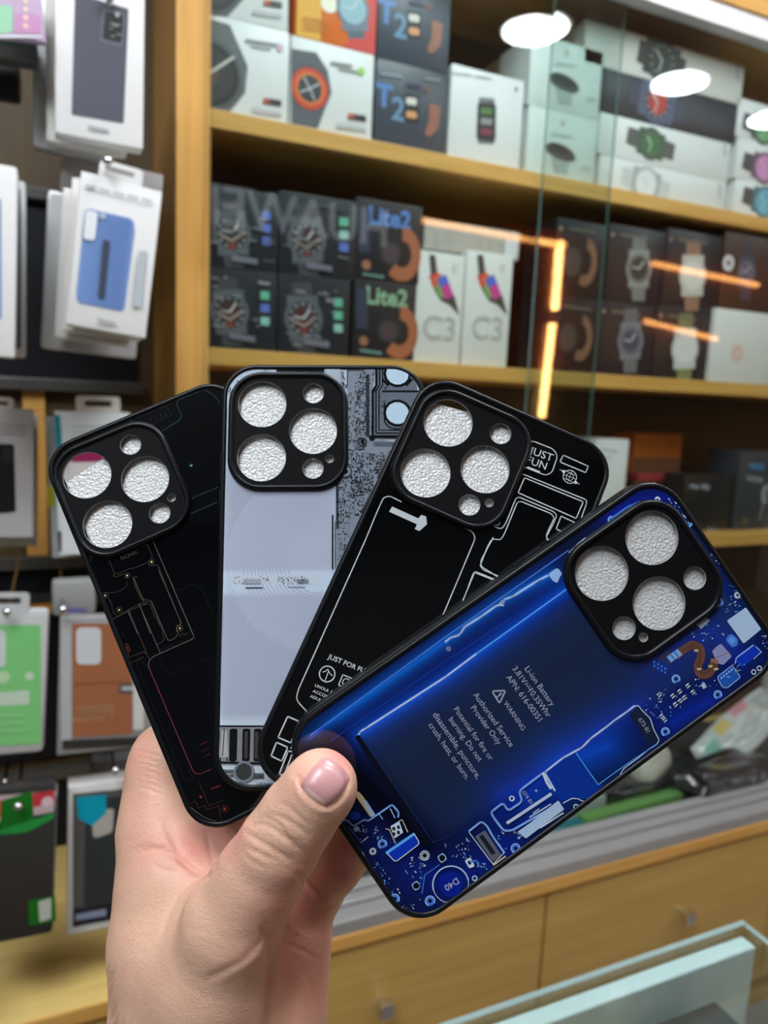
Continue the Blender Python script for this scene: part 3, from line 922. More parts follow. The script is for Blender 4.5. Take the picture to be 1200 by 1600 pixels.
watch(f3, 1027, 160, 25, flat(186, 56, 50), flat(84, 92, 120), flat(60, 66, 86), math.pi / 2 - 0.1, dial=flat(60, 66, 90), length=1.7)
f3.done('watch_box', 'long dark slate box with a red dial watch', 'box', G_TOP)
f4 = shelf_box(912, 1164, 66, 134, 0, OFFW, below=f3)
watch(f4, 1034, 95, 25, flat(40, 56, 46), flat(52, 54, 54), flat(60, 60, 60), math.pi / 2 - 0.1, length=1.5)
bars(f4, [(1150, 100, 5, 24)], flat(180, 180, 182))
f4.done('watch_box', 'long white box with a black watch, top of its stack', 'box', G_TOP)
prev = None
for yt, yb, m, c, lab in ((298, 342, flat(90, 180, 205), flat(70, 120, 140), 'blue'), (236, 298, flat(216, 140, 200), flat(120, 84, 110), 'pink'), (176, 236, flat(96, 170, 110), flat(60, 84, 74), 'green')):
    p = shelf_box(1146 if lab == 'blue' else 1148, 1330, yt, yb, 0, WHITE, below=prev)
    watch(p, 1194, (yt + yb) / 2 - 4, 17, m, c, flat(70, 72, 80), math.pi / 2 - 0.1, length=2.0)
    p.done('watch_box', 'long white box with a %s dial watch at the frame edge' % lab, 'box', G_TOP)
    prev = p

# middle shelf
def dark_box(x0, x1, yt, yb, below, seed, label, face):
    p = shelf_box(x0, x1, yt, yb, 1, NAVY, below=below)
    rn = random.Random(seed)
    x, y = x0 + (x1 - x0) * 0.36, (yt + yb) / 2 + 6
    watch(p, x, y, 30, flat(*face), flat(96, 98, 104), flat(70, 70, 76), 0.1, dial=flat(58, 60, 66), length=1.7)
    p.L([p.q(x - 18, y + 2), p.q(x, y + 12), p.q(x + 20, y - 2)], 0.003, flat(176, 160, 150), p.lift())
    p.disc(p.q(x, y + 20), 0.006, flat(128, 60, 52), p.lift())
    for k in range(3):
        p.pq([(x0 + (x1 - x0) * 0.78, yt + 34 + 20 * k), (x0 + (x1 - x0) * 0.9, yt + 35 + 20 * k), (x0 + (x1 - x0) * 0.9, yt + 48 + 20 * k), (x0 + (x1 - x0) * 0.78, yt + 47 + 20 * k)],
             flat(*rn.choice([(96, 120, 200), (110, 190, 160), (150, 200, 190), (100, 150, 150)])), 0.002)
    for k in range(16):
        a, b = x0 + 4 + rn.random() * (x1 - x0 - 26), yt + 8 + rn.random() * (yb - yt - 20)
        g = rn.randint(70, 150)
        bars(p, [(a, b, 4 + rn.random() * 14, 2 + rn.random() * 3)], flat(g, g, g + 6))
    bars(p, [(x0 + (x1 - x0) * 0.35, yb - 22, 40, 9)], flat(120, 118, 132))
    p.done('watch_box', label, 'box', G_MID)
    return p
h1 = dark_box(318, 432, 421, 542, None, 1, 'dark rugged watch box beside the oak post, lower of its stack', (70, 44, 44))
dark_box(322, 434, 296, 421, h1, 2, 'dark rugged watch box beside the oak post, upper of its stack', (62, 50, 46))
h2 = dark_box(434, 546, 432, 551, None, 3, 'dark rugged watch box next to the Lite2 stack, lower of two', (80, 46, 44))
dark_box(436, 556, 306, 432, h2, 4, 'dark rugged watch box next to the Lite2 stack, upper of two', (64, 48, 46))
def lite(x0, x1, yt, yb, below, cols, label):
    p = shelf_box(x0, x1, yt, yb, 1, mat('black_brown_carton', srgb(44, 40, 44), 0.35), below=below)
    p.text('Lite2', p.q(x0 + 20, yt + 20), m=flat(*cols), fit=0.076, h=p.lift(), bold=0.03, ang=-0.0)
    x, y = x0 + 66, (yt + yb) / 2 + 20
    p.disc(p.q(x - 12, y - 2), 0.019, flat(60, 58, 62), p.lift())
    p.disc(p.q(x - 12, y - 2), 0.014, flat(84, 64, 70), p.lift())
    p.ring(p.q(x + 6, y), 0.026, 0.018, flat(176, 104, 72), p.lift(), 22, (-2.3, 1.6), ry=1.25)
    p.disc(p.q(x0 + 16, yb - 26), 0.008, flat(160, 108, 84), p.lift())
    bars(p, [(x0 + 10, yb - 14, 34, 4)], flat(110, 150, 140))
    p.pq([(x0 + 4, yt + 10), (x0 + 22, yt + 12), (x0 + 22, yb - 44), (x0 + 4, yb - 46)], flat(56, 62, 82))
    p.done('watch_box', label, 'box', G_MID)
    return p
l1 = lite(552, 648, 440, 559, None, (150, 186, 150), 'black Lite2 box with a tan strap watch, lower of two')
lite(556, 658, 315, 440, l1, (96, 140, 210), 'black Lite2 box with a tan strap watch, upper of two')
for x0, x1, lab in ((650, 722, 'tall white C3 box with a rainbow screen watch beside the Lite2 stack'), (725, 797, 'tall white C3 box with a rainbow screen watch next to the dark gap')):
    p = shelf_box(x0, x1, 394, 568 + (x1 - 722) * 0.04, 1, mat('warm_white_carton', (0.78, 0.77, 0.74), 0.4, vary=0.02))
    x = x0 + 8
    p.pq([(x + 12, 398), (x + 22, 398), (x + 26, 430), (x + 52, 462), (x + 60, 494), (x + 44, 476), (x + 30, 470), (x + 16, 444)], flat(84, 74, 74), 0.004)
    for k, m in enumerate((flat(220, 70, 60), flat(226, 110, 60), flat(110, 190, 80), flat(90, 110, 210), flat(210, 70, 150))):
        a = (x + 12 + 5 * (k % 3) + (k // 3) * 12, 432 + 8 * (k % 3) + 10 * (k // 3) - (k % 2) * 6)
        p.pq([(a[0], a[1]), (a[0] + 14, a[1] - 7), (a[0] + 22, a[1] + 12), (a[0] + 8, a[1] + 19)], m)
    p.text('C3', p.q(x0 + 36, 512), 0.040, flat(190, 188, 184), align='C', h=p.lift(), bold=0.01)
    p.text('C', p.q(x1 - 12, 420), 0.012, flat(150, 148, 146), align='C', h=p.lift())
    pp = p.done('watch_box', lab, 'box', G_MID)
p = shelf_box(662, 812, 352, 400, 1, mat('crinkled_clear_bag', (0.46, 0.42, 0.38), 0.25, vary=0.25, scale=50, coat=0.4, bump=0.6, bump_scale=90), y=Y_B + 0.015, depth=0.06)
p.v = [(v[0], v[1], v[2]) for v in p.v]
zb = p.c[2] - p.h / 2
# keep only the part resting on the two white boxes
newv = []
topb = on_y(725, 394, Y_B)[2] + 0.0008
for v in p.v:
    z = v[2] + p.c[2]
    newv.append((v[0], v[1], (topb if z < (p.c[2]) else z) - p.c[2]))
p.v = newv
p.pq([(790, 374), (811, 376), (808, 404), (788, 402)], flat(220, 224, 226), 0.004)
p.done('plastic_bag', 'crumpled clear bag lying on the two tall white C3 boxes', 'bag')
def steel_box(x0, x1, yt, yb, below, w, case, face, ang, label, strap=None, ring=False):
    p = shelf_box(x0, x1, yt, yb, 1, mat('night_carton_warm', srgb(40, 38, 44), 0.32), below=below)
    if ring:
        p.disc(p.q(w[0] - 14, w[1]), 0.02, flat(84, 78, 76), p.lift(), ry=0.026)
        p.ring(p.q(w[0] + 6, w[1]), 0.021, 0.012, flat(164, 112, 90), p.lift(), 18, (-2.0, 1.5), ry=1.6)
    else:
        watch(p, w[0], w[1], w[2], flat(*face), flat(*case), strap or flat(*[int(c * 0.85) for c in case]), ang, length=1.9)
    bars(p, [(x0 + 22, yt + 10, 44, 4)], flat(120, 108, 100))
    p.disc(p.q(x0 + 10, yt + 12), 0.004, flat(170, 140, 120), p.lift())
    p.done('watch_box', label, 'box', G_MID)
    return p
j1 = steel_box(858, 931, 466, 581, None, (901, 528), (0, 0, 0), (0, 0, 0), 0, 'dark box with a bronze strap watch, lower one behind the glass edge', ring=True)
steel_box(866, 945, 345, 466, j1, (908, 410), (0, 0, 0), (0, 0, 0), 0, 'dark box with a bronze strap watch, upper one behind the glass edge', ring=True)
j2 = steel_box(933, 1020, 474, 586, None, (985, 533, 20), (128, 130, 136), (70, 74, 92), 0.1, 'dark box with a steel watch, lower of two')
steel_box(947, 1036, 355, 474, j2, (998, 420, 20), (150, 148, 146), (62, 58, 54), 0.1, 'dark box with a steel watch, upper of two')
j3 = steel_box(1022, 1112, 481, 590, None, (1070, 545, 21), (206, 208, 206), (226, 226, 222), 0.1, 'dark box with a white watch on an olive strap', flat(130, 136, 90))
j4 = steel_box(1038, 1124, 362, 481, j3, (1082, 431, 21), (206, 200, 192), (226, 222, 214), 0.1, 'dark box with a white watch on a tan strap', flat(160, 120, 100))
j5 = steel_box(1126, 1300, 500, 598, None, (1240, 545, 20), (170, 170, 172), (70, 70, 74), 0, 'dark watch box hidden behind the white rose dial box')
p = shelf_box(1126, 1310, 372, 500, 1, mat('reflection_tint_carton', srgb(70, 44, 40), 0.35), below=j5)  # red-brown reflection of lit wood put into the dark carton's colour
p.disc(p.q(1138, 411), 0.016, flat(222, 222, 228), p.lift())
p.disc(p.q(1138, 411), 0.006, flat(150, 60, 60), p.lift())
watch(p, 1166, 425, 15, flat(100, 96, 116), flat(80, 78, 96), flat(70, 66, 80), 0.1)
p.done('watch_box', 'dark box with a small white dial and a painted red-brown reflection', 'box', G_MID)
p = shelf_box(1112, 1230, 487, 600, 1, mat('warm_white_carton'), y=Y_SH + 0.003, depth=0.011)
k = p.q(1152, 552)
p.disc(k, 0.020, flat(232, 206, 196), p.lift())
p.disc(k, 0.014, flat(226, 186, 172), p.lift())
p.disc(k, 0.007, flat(236, 214, 204), p.lift())
p.done('watch_box', 'flat white box with a rose dial watch in front of dark boxes', 'box', G_MID)

# lowest shelf
p = shelf_box(1066, 1148, 742, 835, 2, DARKC, y=1.2, depth=0.06)
bars(p, [(1078, 756, 14, 6), (1096, 756, 12, 8)], flat(150, 156, 170))
bars(p, [(1104, 824, 40, 6)], flat(130, 130, 134))
p.done('headphone_box', 'black carton beside the grey earphone box', 'box', G_LOW)
p = shelf_box(1151, 1262, 706, 834, 2, mat('graphite_carton', srgb(62, 66, 74), 0.35), y=1.195, depth=0.09)
bars(p, [(1170, 722, 24, 10)], flat(70, 120, 160))
bars(p, [(1166, 742, 26, 9)], flat(130, 134, 140))
p.disc(p.q(1196, 772), 0.014, flat(170, 172, 176), p.lift(), ry=0.022)
p.disc(p.q(1199, 772), 0.009, flat(96, 100, 108), p.lift(), ry=0.016)
p.L([p.q(1192, 786), p.q(1186, 812)], 0.004, flat(160, 162, 166), p.lift())
p.ring(p.q(1163, 814), 0.006, 0.002, flat(170, 150, 60), p.lift(), 12)
p.done('headphone_box', 'graphite carton with a white earphone drawing', 'box', G_LOW)
r1 = shelf_box(985, 1092, 752, 842, 2, mat('dark_brown_carton', srgb(70, 52, 42), 0.4), y=1.27, depth=0.09)
r1.done('carton', 'dark brown carton carrying the flat red box', 'box', G_LOW)
r2 = shelf_box(998, 1094, 741, 752, 2, mat('crimson_carton', srgb(170, 60, 66), 0.4), y=1.27, depth=0.09, below=r1)
r2.done('carton', 'flat crimson box on the dark brown carton', 'box', G_LOW)
r3 = shelf_box(990, 1064, 678, 741, 2, mat('amber_carton', srgb(190, 104, 36), 0.4), y=1.285, depth=0.07, below=r2)
r3.rect((-0.5, -0.5), (0.5, -0.1), flat(120, 78, 60))
r3.done('carton', 'amber carton on top of the flat crimson box', 'box', G_LOW)
p = shelf_box(925, 976, 686, 848, 2, WHITE, y=1.2)
bars(p, [(938, 700, 26, 4), (938, 712, 18, 3)], flat(190, 192, 196))
p.done('carton', 'tall white carton between the two front phone cases', 'box', G_LOW)

# ------------------------------------------------------------------ goods lying on the counter behind the rail
G_PILE = 'small goods heaped on the counter'
def lying(name, label, cat, pts, h, m, z=None, art=None, cut=0.002, y=None):
    """a flat packet on the counter: footprint read at its base, extruded up by h"""
    z = (Z_CT + 0.001) if z is None else z
    w = [on_z(px, py, z) for px, py in pts]
    c = sum(w) / len(w)
    bm = bmesh.new()
    vs = [bm.verts.new(p - c) for p in w]
    f = bm.faces.new(vs)
    f.normal_update()
    if f.normal.z > 0:
        f.normal_flip()
    r = bmesh.ops.extrude_face_region(bm, geom=[f])
    for v in r['geom']:
        if isinstance(v, bmesh.types.BMVert):
            v.co.z += h
    bmesh.ops.recalc_face_normals(bm, faces=bm.faces)
    bmesh.ops.bevel(bm, geom=list(bm.edges), offset=min(cut, h * 0.4), segments=2, affect='EDGES')
    bm.verts.index_update()
    mb = MB()
    mb.mesh([v.co[:] for v in bm.verts], [[v.index for v in f.verts] for f in bm.faces], m)
    bm.free()
    mb.fr = lambda u, v, k: (u, v, h + 0.0004 + k)
    if art:
        art(mb, lambda px, py: tuple((on_z(px, py, z + h) - c)[:2]))
    o = mb.build(name, matrix=Matrix.Translation(tuple(c)))
    smooth_by_angle(o, 35)
    return tag(o, label, cat, G_PILE)
def foot(cx, cy, w, d, ang, z):
    c = on_z(cx, cy, z)
    ca, sa = math.cos(ang), math.sin(ang)
    return [tuple(to_px(np.array([c[0] + ca * a - sa * b, c[1] + sa * a + ca * b, z]))) for a, b in ((-w / 2, -d / 2), (w / 2, -d / 2), (w / 2, d / 2), (-w / 2, d / 2))]
ZC = Z_CT + 0.001
lying('flat_box', 'flat teal box lying along the door rail', 'box', foot(905, 1296, 0.26, 0.03, 0.04, ZC), 0.02, flat(28, 96, 100))
lying('flat_box', 'flat green box lying beside the teal box', 'box', foot(985, 1272, 0.28, 0.032, 0.05, ZC), 0.026, flat(86, 130, 72))
lying('flat_box', 'pale translucent tray behind the teal box', 'tray', foot(850, 1282, 0.30, 0.045, 0.06, ZC), 0.035, mat('pale_tray_plastic', (0.50, 0.55, 0.54), 0.25, coat=0.4))
lying('flat_box', 'dark charcoal tray behind the pale translucent tray', 'tray', foot(905, 1248, 0.30, 0.05, 0.02, ZC), 0.05, mat('charcoal_tray', (0.035, 0.04, 0.04), 0.4))
def bag_like(name, label, cat, px, py, z, rad, m, seed, amp=0.25, rot=0.0, paint=None, lean=0.0):
    """a crumpled soft packet: a squashed ball pushed in and out by creases"""
    c = on_z(px, py, z)
    rn = np.random.RandomState(seed)
    bm = bmesh.new()
    bmesh.ops.create_icosphere(bm, subdivisions=4, radius=1.0)
    dirs = rn.normal(size=(14, 3))
    dirs /= np.linalg.norm(dirs, axis=1)[:, None]
    for v in bm.verts:
        p = np.array(v.co)
        s = 1.0
        for k in range(14):
            s += amp * 0.35 * math.cos(6.0 * float(p @ dirs[k]) + k) / (1 + 0.25 * k)
        q = np.sign(p) * np.abs(p) ** 0.6 * s
        q = q * np.array(rad)
        q[2] = max(q[2], -rad[2])
        v.co = q
    mb = MB()
    bm.verts.index_update()
    ca, sa = math.cos(rot), math.sin(rot)
    P = np.array([v.co[:] for v in bm.verts])
    cl, sl_ = math.cos(lean), math.sin(lean)
    P0 = P.copy()
    P = np.stack([cl * P[:, 0] - sl_ * P[:, 2], P[:, 1], sl_ * P[:, 0] + cl * P[:, 2]], 1)
    zmin = P[:, 2].min()
    vv = [(ca * p[0] - sa * p[1], sa * p[0] + ca * p[1], p[2] - zmin) for p in P]
    mats = [m]
    mb.mesh(vv, [[v.index for v in f.verts] for f in bm.faces], m)
    if paint:
        for k, (u, w_, rr, mm) in enumerate(paint):
            sl = mb.slot(mm)
            for i, f in enumerate(mb.f):
                q = P0[list(f)].mean(0)
                if ((q[0] / rad[0] - u) ** 2 + (q[2] / rad[2] - w_) ** 2) < rr * rr and q[1] < 0:
                    mb.mi[i] = sl
    bm.free()
    o = mb.build(name, smooth=True, matrix=Matrix.Translation((c[0], c[1], z)))
    return tag(o, label, cat, G_PILE)
WRAP = mat('white_glossy_wrap', (0.66, 0.68, 0.70), 0.18, coat=0.6, vary=0.08, scale=60)
def pouch(name, label, cat, px, py, y, w, h, t, roll, back, m, seed, paint):
    """a crumpled sealed pouch: two sheets joined at the seam, puffed and creased"""
    c = on_y(px, py, y)
    rn = np.random.RandomState(seed)
    ks = rn.normal(size=(16, 2)) * 5.5
    ph = rn.rand(16) * 6.28
    n0, n1 = 56, 30
    V, FQ, FM = [], [], []
    mb = MB()
    base = mb.slot(m)
    for side in (-1, 1):
        o = len(V)
        for j in range(n1 + 1):
            for i in range(n0 + 1):
                u, v = 2 * i / n0 - 1, 2 * j / n1 - 1
                puff = ((1 - u ** 6) * (1 - v ** 6)) ** 0.5
                wv = sum(abs(math.sin(ks[k, 0] * u + ks[k, 1] * v + ph[k])) for k in range(16)) / 16 - 0.62
                V.append((u * w / 2 * (1 - 0.04 * v * v), side * t / 2 * puff * (0.65 + 1.6 * wv) + 0.012 * math.sin(2.2 * u + 1.3 * v), v * h / 2 * (1 - 0.05 * u * u)))
        for j in range(n1):
            for i in range(n0):
                q = o + j * (n0 + 1) + i
                f = (q, q + 1, q + n0 + 2, q + n0 + 1)
                FQ.append(f if side < 0 else f[::-1])
                u, v = 2 * (i + 0.5) / n0 - 1, 2 * (j + 0.5) / n1 - 1
                sl = base
                if side < 0:
                    for a_, b_2, ru, rv, mm in paint:
                        if abs(u - a_) < ru and abs(v - b_2) < rv:
                            sl = mb.slot(mm)
                FM.append(sl)
    mb.v, mb.f, mb.mi = V, FQ, FM
    M = Matrix.Translation(tuple(c)) @ Matrix.Rotation(-roll, 4, 'Y') @ Matrix.Rotation(-back, 4, 'X')
    o = mb.build(name, smooth=True, matrix=M)
    return tag(o, label, cat, G_PILE)
pouch('plastic_bag', 'white glossy pouch printed with mint, violet and yellow patches', 'bag', 1152, 1146, 1.20, 0.27, 0.10, 0.026, 0.52, 0.5, WRAP, 3,
      ((-0.62, 0.1, 0.16, 0.55, flat(150, 206, 190)), (-0.72, -0.72, 0.16, 0.28, flat(166, 158, 210)), (-0.18, 0.72, 0.18, 0.22, flat(226, 196, 110)), (0.35, 0.8, 0.2, 0.2, flat(228, 156, 170))))
bag_like('cable_bundle', 'black cable bundle in a clear wrapper under the white bag', 'cable', 1128, 1240, ZC, (0.12, 0.045, 0.040), mat('black_wrapped_cable', (0.03, 0.03, 0.033), 0.25, coat=0.6), 8, 0.3, 0.1,
         ((0.3, 0.3, 0.16, flat(110, 112, 116)), (-0.2, 0.5, 0.14, flat(130, 130, 132)), (0.7, 0.1, 0.12, flat(100, 100, 106))))
bag_like('charger_plug', 'rounded cream charger between the dark tray and the cables', 'charger', 1010, 1222, ZC + 0.02, (0.055, 0.03, 0.042), mat('cream_plastic', (0.74, 0.73, 0.66), 0.3), 5, 0.12, 0.2, lean=0.3)
bag_like('cable_bundle', 'low black cable bundle beneath the rounded cream charger', 'cable', 985, 1240, ZC, (0.10, 0.04, 0.022), mat('black_wrapped_cable'), 11, 0.3)
bag_like('plastic_bag', 'small grey crumpled wrapper beside the charcoal tray', 'bag', 845, 1268, ZC, (0.07, 0.03, 0.03), mat('grey_crumpled_wrap', (0.34, 0.36, 0.36), 0.2, coat=0.6), 17, 0.25)
bag_like('plastic_bag', 'frosted crumpled wrapper at the low end of the heap', 'bag', 705, 1318, ZC, (0.13, 0.03, 0.03), mat('frosted_wrap', (0.55, 0.60, 0.60), 0.2, coat=0.6), 19, 0.2)
lying('flat_box', 'tall white carton behind the glossy white bag', 'box', foot(1205, 1095, 0.16, 0.07, 0.0, ZC), 0.22, WHITE)
lying('flat_box', 'wide charcoal packet at the back of the heap', 'box', foot(1000, 1185, 0.5, 0.08, 0.0, ZC), 0.05, mat('charcoal_tray'))
lying('darkening_mat', 'thin dark mat added under the heap to darken the counter', 'mat', [tuple(to_px(np.array([x, y, ZC - 0.0008]))) for x, y in ((0.40, 1.10), (2.2, 1.10), (2.2, 1.42), (0.40, 1.42))], 0.0007, mat('dark_mat', (0.05, 0.052, 0.045), 0.5), z=ZC - 0.0008)  # mat added to darken the pale worktop behind the goods

# ------------------------------------------------------------------ the four fanned phone cases
CW, CL, CR, CT = 0.081, 0.162, 0.0135, 0.0095
def rod(w):
    w = np.array(w, float)
    t = np.linalg.norm(w)
    k = w / t
    K = np.array([[0, -k[2], k[1]], [k[2], 0, -k[0]], [-k[1], k[0], 0]])
    return np.eye(3) + math.sin(t) * K + (1 - math.cos(t)) * K @ K
POSE = {'blue': (rod([-0.0398, -0.058, 0.0201]) @ rod([0, 0, math.radians(54.5)]), np.array([0.0531, 0.0633, 0.2541])),
        'fun': (np.array([[0.91218, -0.405945, -0.056014], [0.408877, 0.892482, 0.190515], [-0.027347, -0.196687, 0.980085]]), np.array([0.02124, 0.03322, 0.27089])),
        'white': (np.array([[0.998254, 0.018759, -0.056014], [-0.007757, 0.981654, 0.190515], [0.05856, -0.189748, 0.980085]]), np.array([-0.0224, 0.02024, 0.28161])),
        'dark': (np.array([[0.900463, 0.431311, -0.056014], [-0.414413, 0.889925, 0.190515], [0.13202, -0.148339, 0.980085]]), np.array([-0.06642, 0.03157, 0.28758]))}
def case_uv(name, px, py):
    R, t = POSE[name]
    n = R[:, 2]
    d = np.array([(px - 600) / F_PX, (py - 800) / F_PX, 1.0])
    l = R.T @ (d * ((n @ t) / (n @ d)) - t)
    return (l[0], -l[1])
def case_matrix(name):
    R, t = POSE[name]
    A = np.stack([RT, -UP, FW], 1)                   # camera axes (right, down, forward) in the room
    B = A @ R @ np.diag([1.0, -1.0, -1.0])
    o = cam2w(t)
    return Matrix(((*B[0], o[0]), (*B[1], o[1]), (*B[2], o[2]), (0, 0, 0, 1)))
def rr_path(hw, hl, r, n=9, c=(0, 0)):
    out = []
    for cx, cy, a0 in ((hw - r, hl - r, 0), (-hw + r, hl - r, 90), (-hw + r, -hl + r, 180), (hw - r, -hl + r, 270)):
        for k in range(n + 1):
            a = math.radians(a0 + 90.0 * k / n)
            nn = (math.cos(a), math.sin(a))
            out.append(((c[0] + cx + r * nn[0], c[1] + cy + r * nn[1]), nn))
    return out
def sweep(mb, path, prof, m, closed_prof=True):
    n = len(path)
    k = len(prof)
    v = [(p[0] + q[0] * nn[0], p[1] + q[0] * nn[1], q[1]) for p, nn in path for q in prof]
    f = []
    for i in range(n):
        j = (i + 1) % n
        for a in range(k if closed_prof else k - 1):
            b = (a + 1) % k
            f.append((i * k + a, j * k + a, j * k + b, i * k + b))
    mb.mesh(v, f, m)
M_TPU = mat('black_soft_bumper', (0.006, 0.007, 0.009), 0.32, spec=0.2)
M_PLATE = mat('black_satin_camera_plate', (0.006, 0.006, 0.007), 0.5, spec=0.05)
def foam_material():
    m = bpy.data.materials.new('white_foam_sheet')
    m.use_nodes = True
    nt = m.node_tree
    b = nt.nodes['Principled BSDF']
    b.inputs['Base Color'].default_value = (0.60, 0.61, 0.62, 1)
    b.inputs['Roughness'].default_value = 0.22
    b.inputs['Coat Weight'].default_value = 0.5
    b.inputs['Coat Roughness'].default_value = 0.15
    tc = nt.nodes.new('ShaderNodeTexCoord')
    v = nt.nodes.new('ShaderNodeTexNoise')
    v.inputs['Scale'].default_value = 1300.0
    v.inputs['Detail'].default_value = 2.0
    v2 = nt.nodes.new('ShaderNodeTexVoronoi')
    v2.feature = 'F1'
    v2.inputs['Scale'].default_value = 1000.0
    ad = nt.nodes.new('ShaderNodeMath')
    cr = nt.nodes.new('ShaderNodeValToRGB')
    cr.color_ramp.elements[0].position = 0.05
    cr.color_ramp.elements[1].position = 0.75
    cr.color_ramp.elements[0].color = (0.74, 0.76, 0.78, 1)
    cr.color_ramp.elements[1].color = (0.56, 0.57, 0.58, 1)
    nt.links.new(v2.outputs['Distance'], cr.inputs['Fac'])
    nt.links.new(cr.outputs['Color'], b.inputs['Base Color'])
    bp = nt.nodes.new('ShaderNodeBump')
    bp.invert = True
    bp.inputs['Strength'].default_value = 0.65
    bp.inputs['Distance'].default_value = 0.0005
    nt.links.new(tc.outputs['Object'], v.inputs['Vector'])
    nt.links.new(tc.outputs['Object'], v2.inputs['Vector'])
    nt.links.new(v.outputs['Fac'], ad.inputs[0])
    nt.links.new(v2.outputs['Distance'], ad.inputs[1])
    nt.links.new(ad.outputs[0], bp.inputs['Height'])
    nt.links.new(bp.outputs['Normal'], b.inputs['Normal'])
    nt.links.new(bp.outputs['Normal'], b.inputs['Coat Normal'])
    return m
M_FOAM = foam_material()
def print_material():
    m = bpy.data.materials.new('colour_printed_glass_back')
    m.use_nodes = True
    nt = m.node_tree
    b = nt.nodes['Principled BSDF']
    b.inputs['Roughness'].default_value = 0.07
    at = nt.nodes.new('ShaderNodeAttribute')
    at.attribute_name = 'print'
    nt.links.new(at.outputs['Color'], b.inputs['Base Color'])
    return m
M_PRINT = print_material()
def ink(name, r, g, b, rough=0.1):
    return mat('ink_' + name, srgb(r, g, b), rough, vary=0.03, scale=300)
HOLES = ((-24.5, 64.0, 9.5), (-24.5, 42.2, 9.5), (-4.5, 53.0, 9.4), (-4.4, 68.5, 4.15), (-4.6, 37.8, 4.15), (1.9, 41.6, 1.7))
MOD_C, MOD_H, MOD_R = (-14.2, 53.2), (23.2, 24.0), 12.5
class CaseArt(MB):
    def __init__(self, case):
        super().__init__()
        self.case = case
        iw, il, ir = CW / 2 - 0.0021, CL / 2 - 0.0021, CR - 0.0021
        def fr(u, v, h):
            # the print ends at the rounded border of the back
            qx, qy = abs(u) - (iw - ir), abs(v) - (il - ir)
            if qx > 0 and qy > 0:
                l = math.hypot(qx, qy)
                if l > ir:
                    qx, qy = qx * ir / l, qy * ir / l
            x, y = min(qx, ir) + iw - ir, min(qy, ir) + il - ir
            return (math.copysign(x, u), math.copysign(y, v), 0.00003 + h)
        self.fr = fr
        self.zz = lambda x, y: (x, y)
        self.k = 0
        self.thin = 1.0
    def at(self, x0, y0, s):
        self.zz = Zm(x0, y0, s)
    def u(self, p):
        return case_uv(self.case, *self.zz(*p))
    def lift(self):
        self.k += 1
        return self.k * 0.0000013
    def line(self, pts, mm, m, closed=False, r=0.0):
        self.L([self.u(p) for p in pts], mm * 0.001 * self.thin, m, self.lift(), closed, r * 0.001)
    def fill(self, pts, m, r=0.0, h=None):
        p = [self.u(q) for q in pts]
        self.P(round_path(p, r * 0.001) if r else p, m, self.lift() if h is None else h)
    def dot(self, p, mm, m):
        self.disc(self.u(p), mm * 0.001, m, self.lift(), n=14)
    def circ(self, p, mm, w, m, arc=(0, 2 * math.pi), n=26):
        self.ring(self.u(p), mm * 0.001, w * 0.001, m, self.lift(), n, arc)
    def word(self, s, a, b, m, bold=0.0, cap=None):
        """lettering whose mid-line runs from a to b"""
        a, b = np.array(self.u(a)), np.array(self.u(b))
        d = b - a
        self.text(s, tuple((a + b) / 2), None if cap is None else cap * 0.001, m, math.atan2(d[1], d[0]), self.lift(), 'C', bold, fit=np.linalg.norm(d))
    def word_at(self, s, a, b, cap, m, bold=0.0, align='L', sx=1.0):
        """lettering of cap height in mm starting at a and heading to b"""
        a, b = np.array(self.u(a)), np.array(self.u(b))
        d = b - a
        self.text(s, tuple(a), cap * 0.001, m, math.atan2(d[1], d[0]), self.lift(), align, bold, sx=sx)
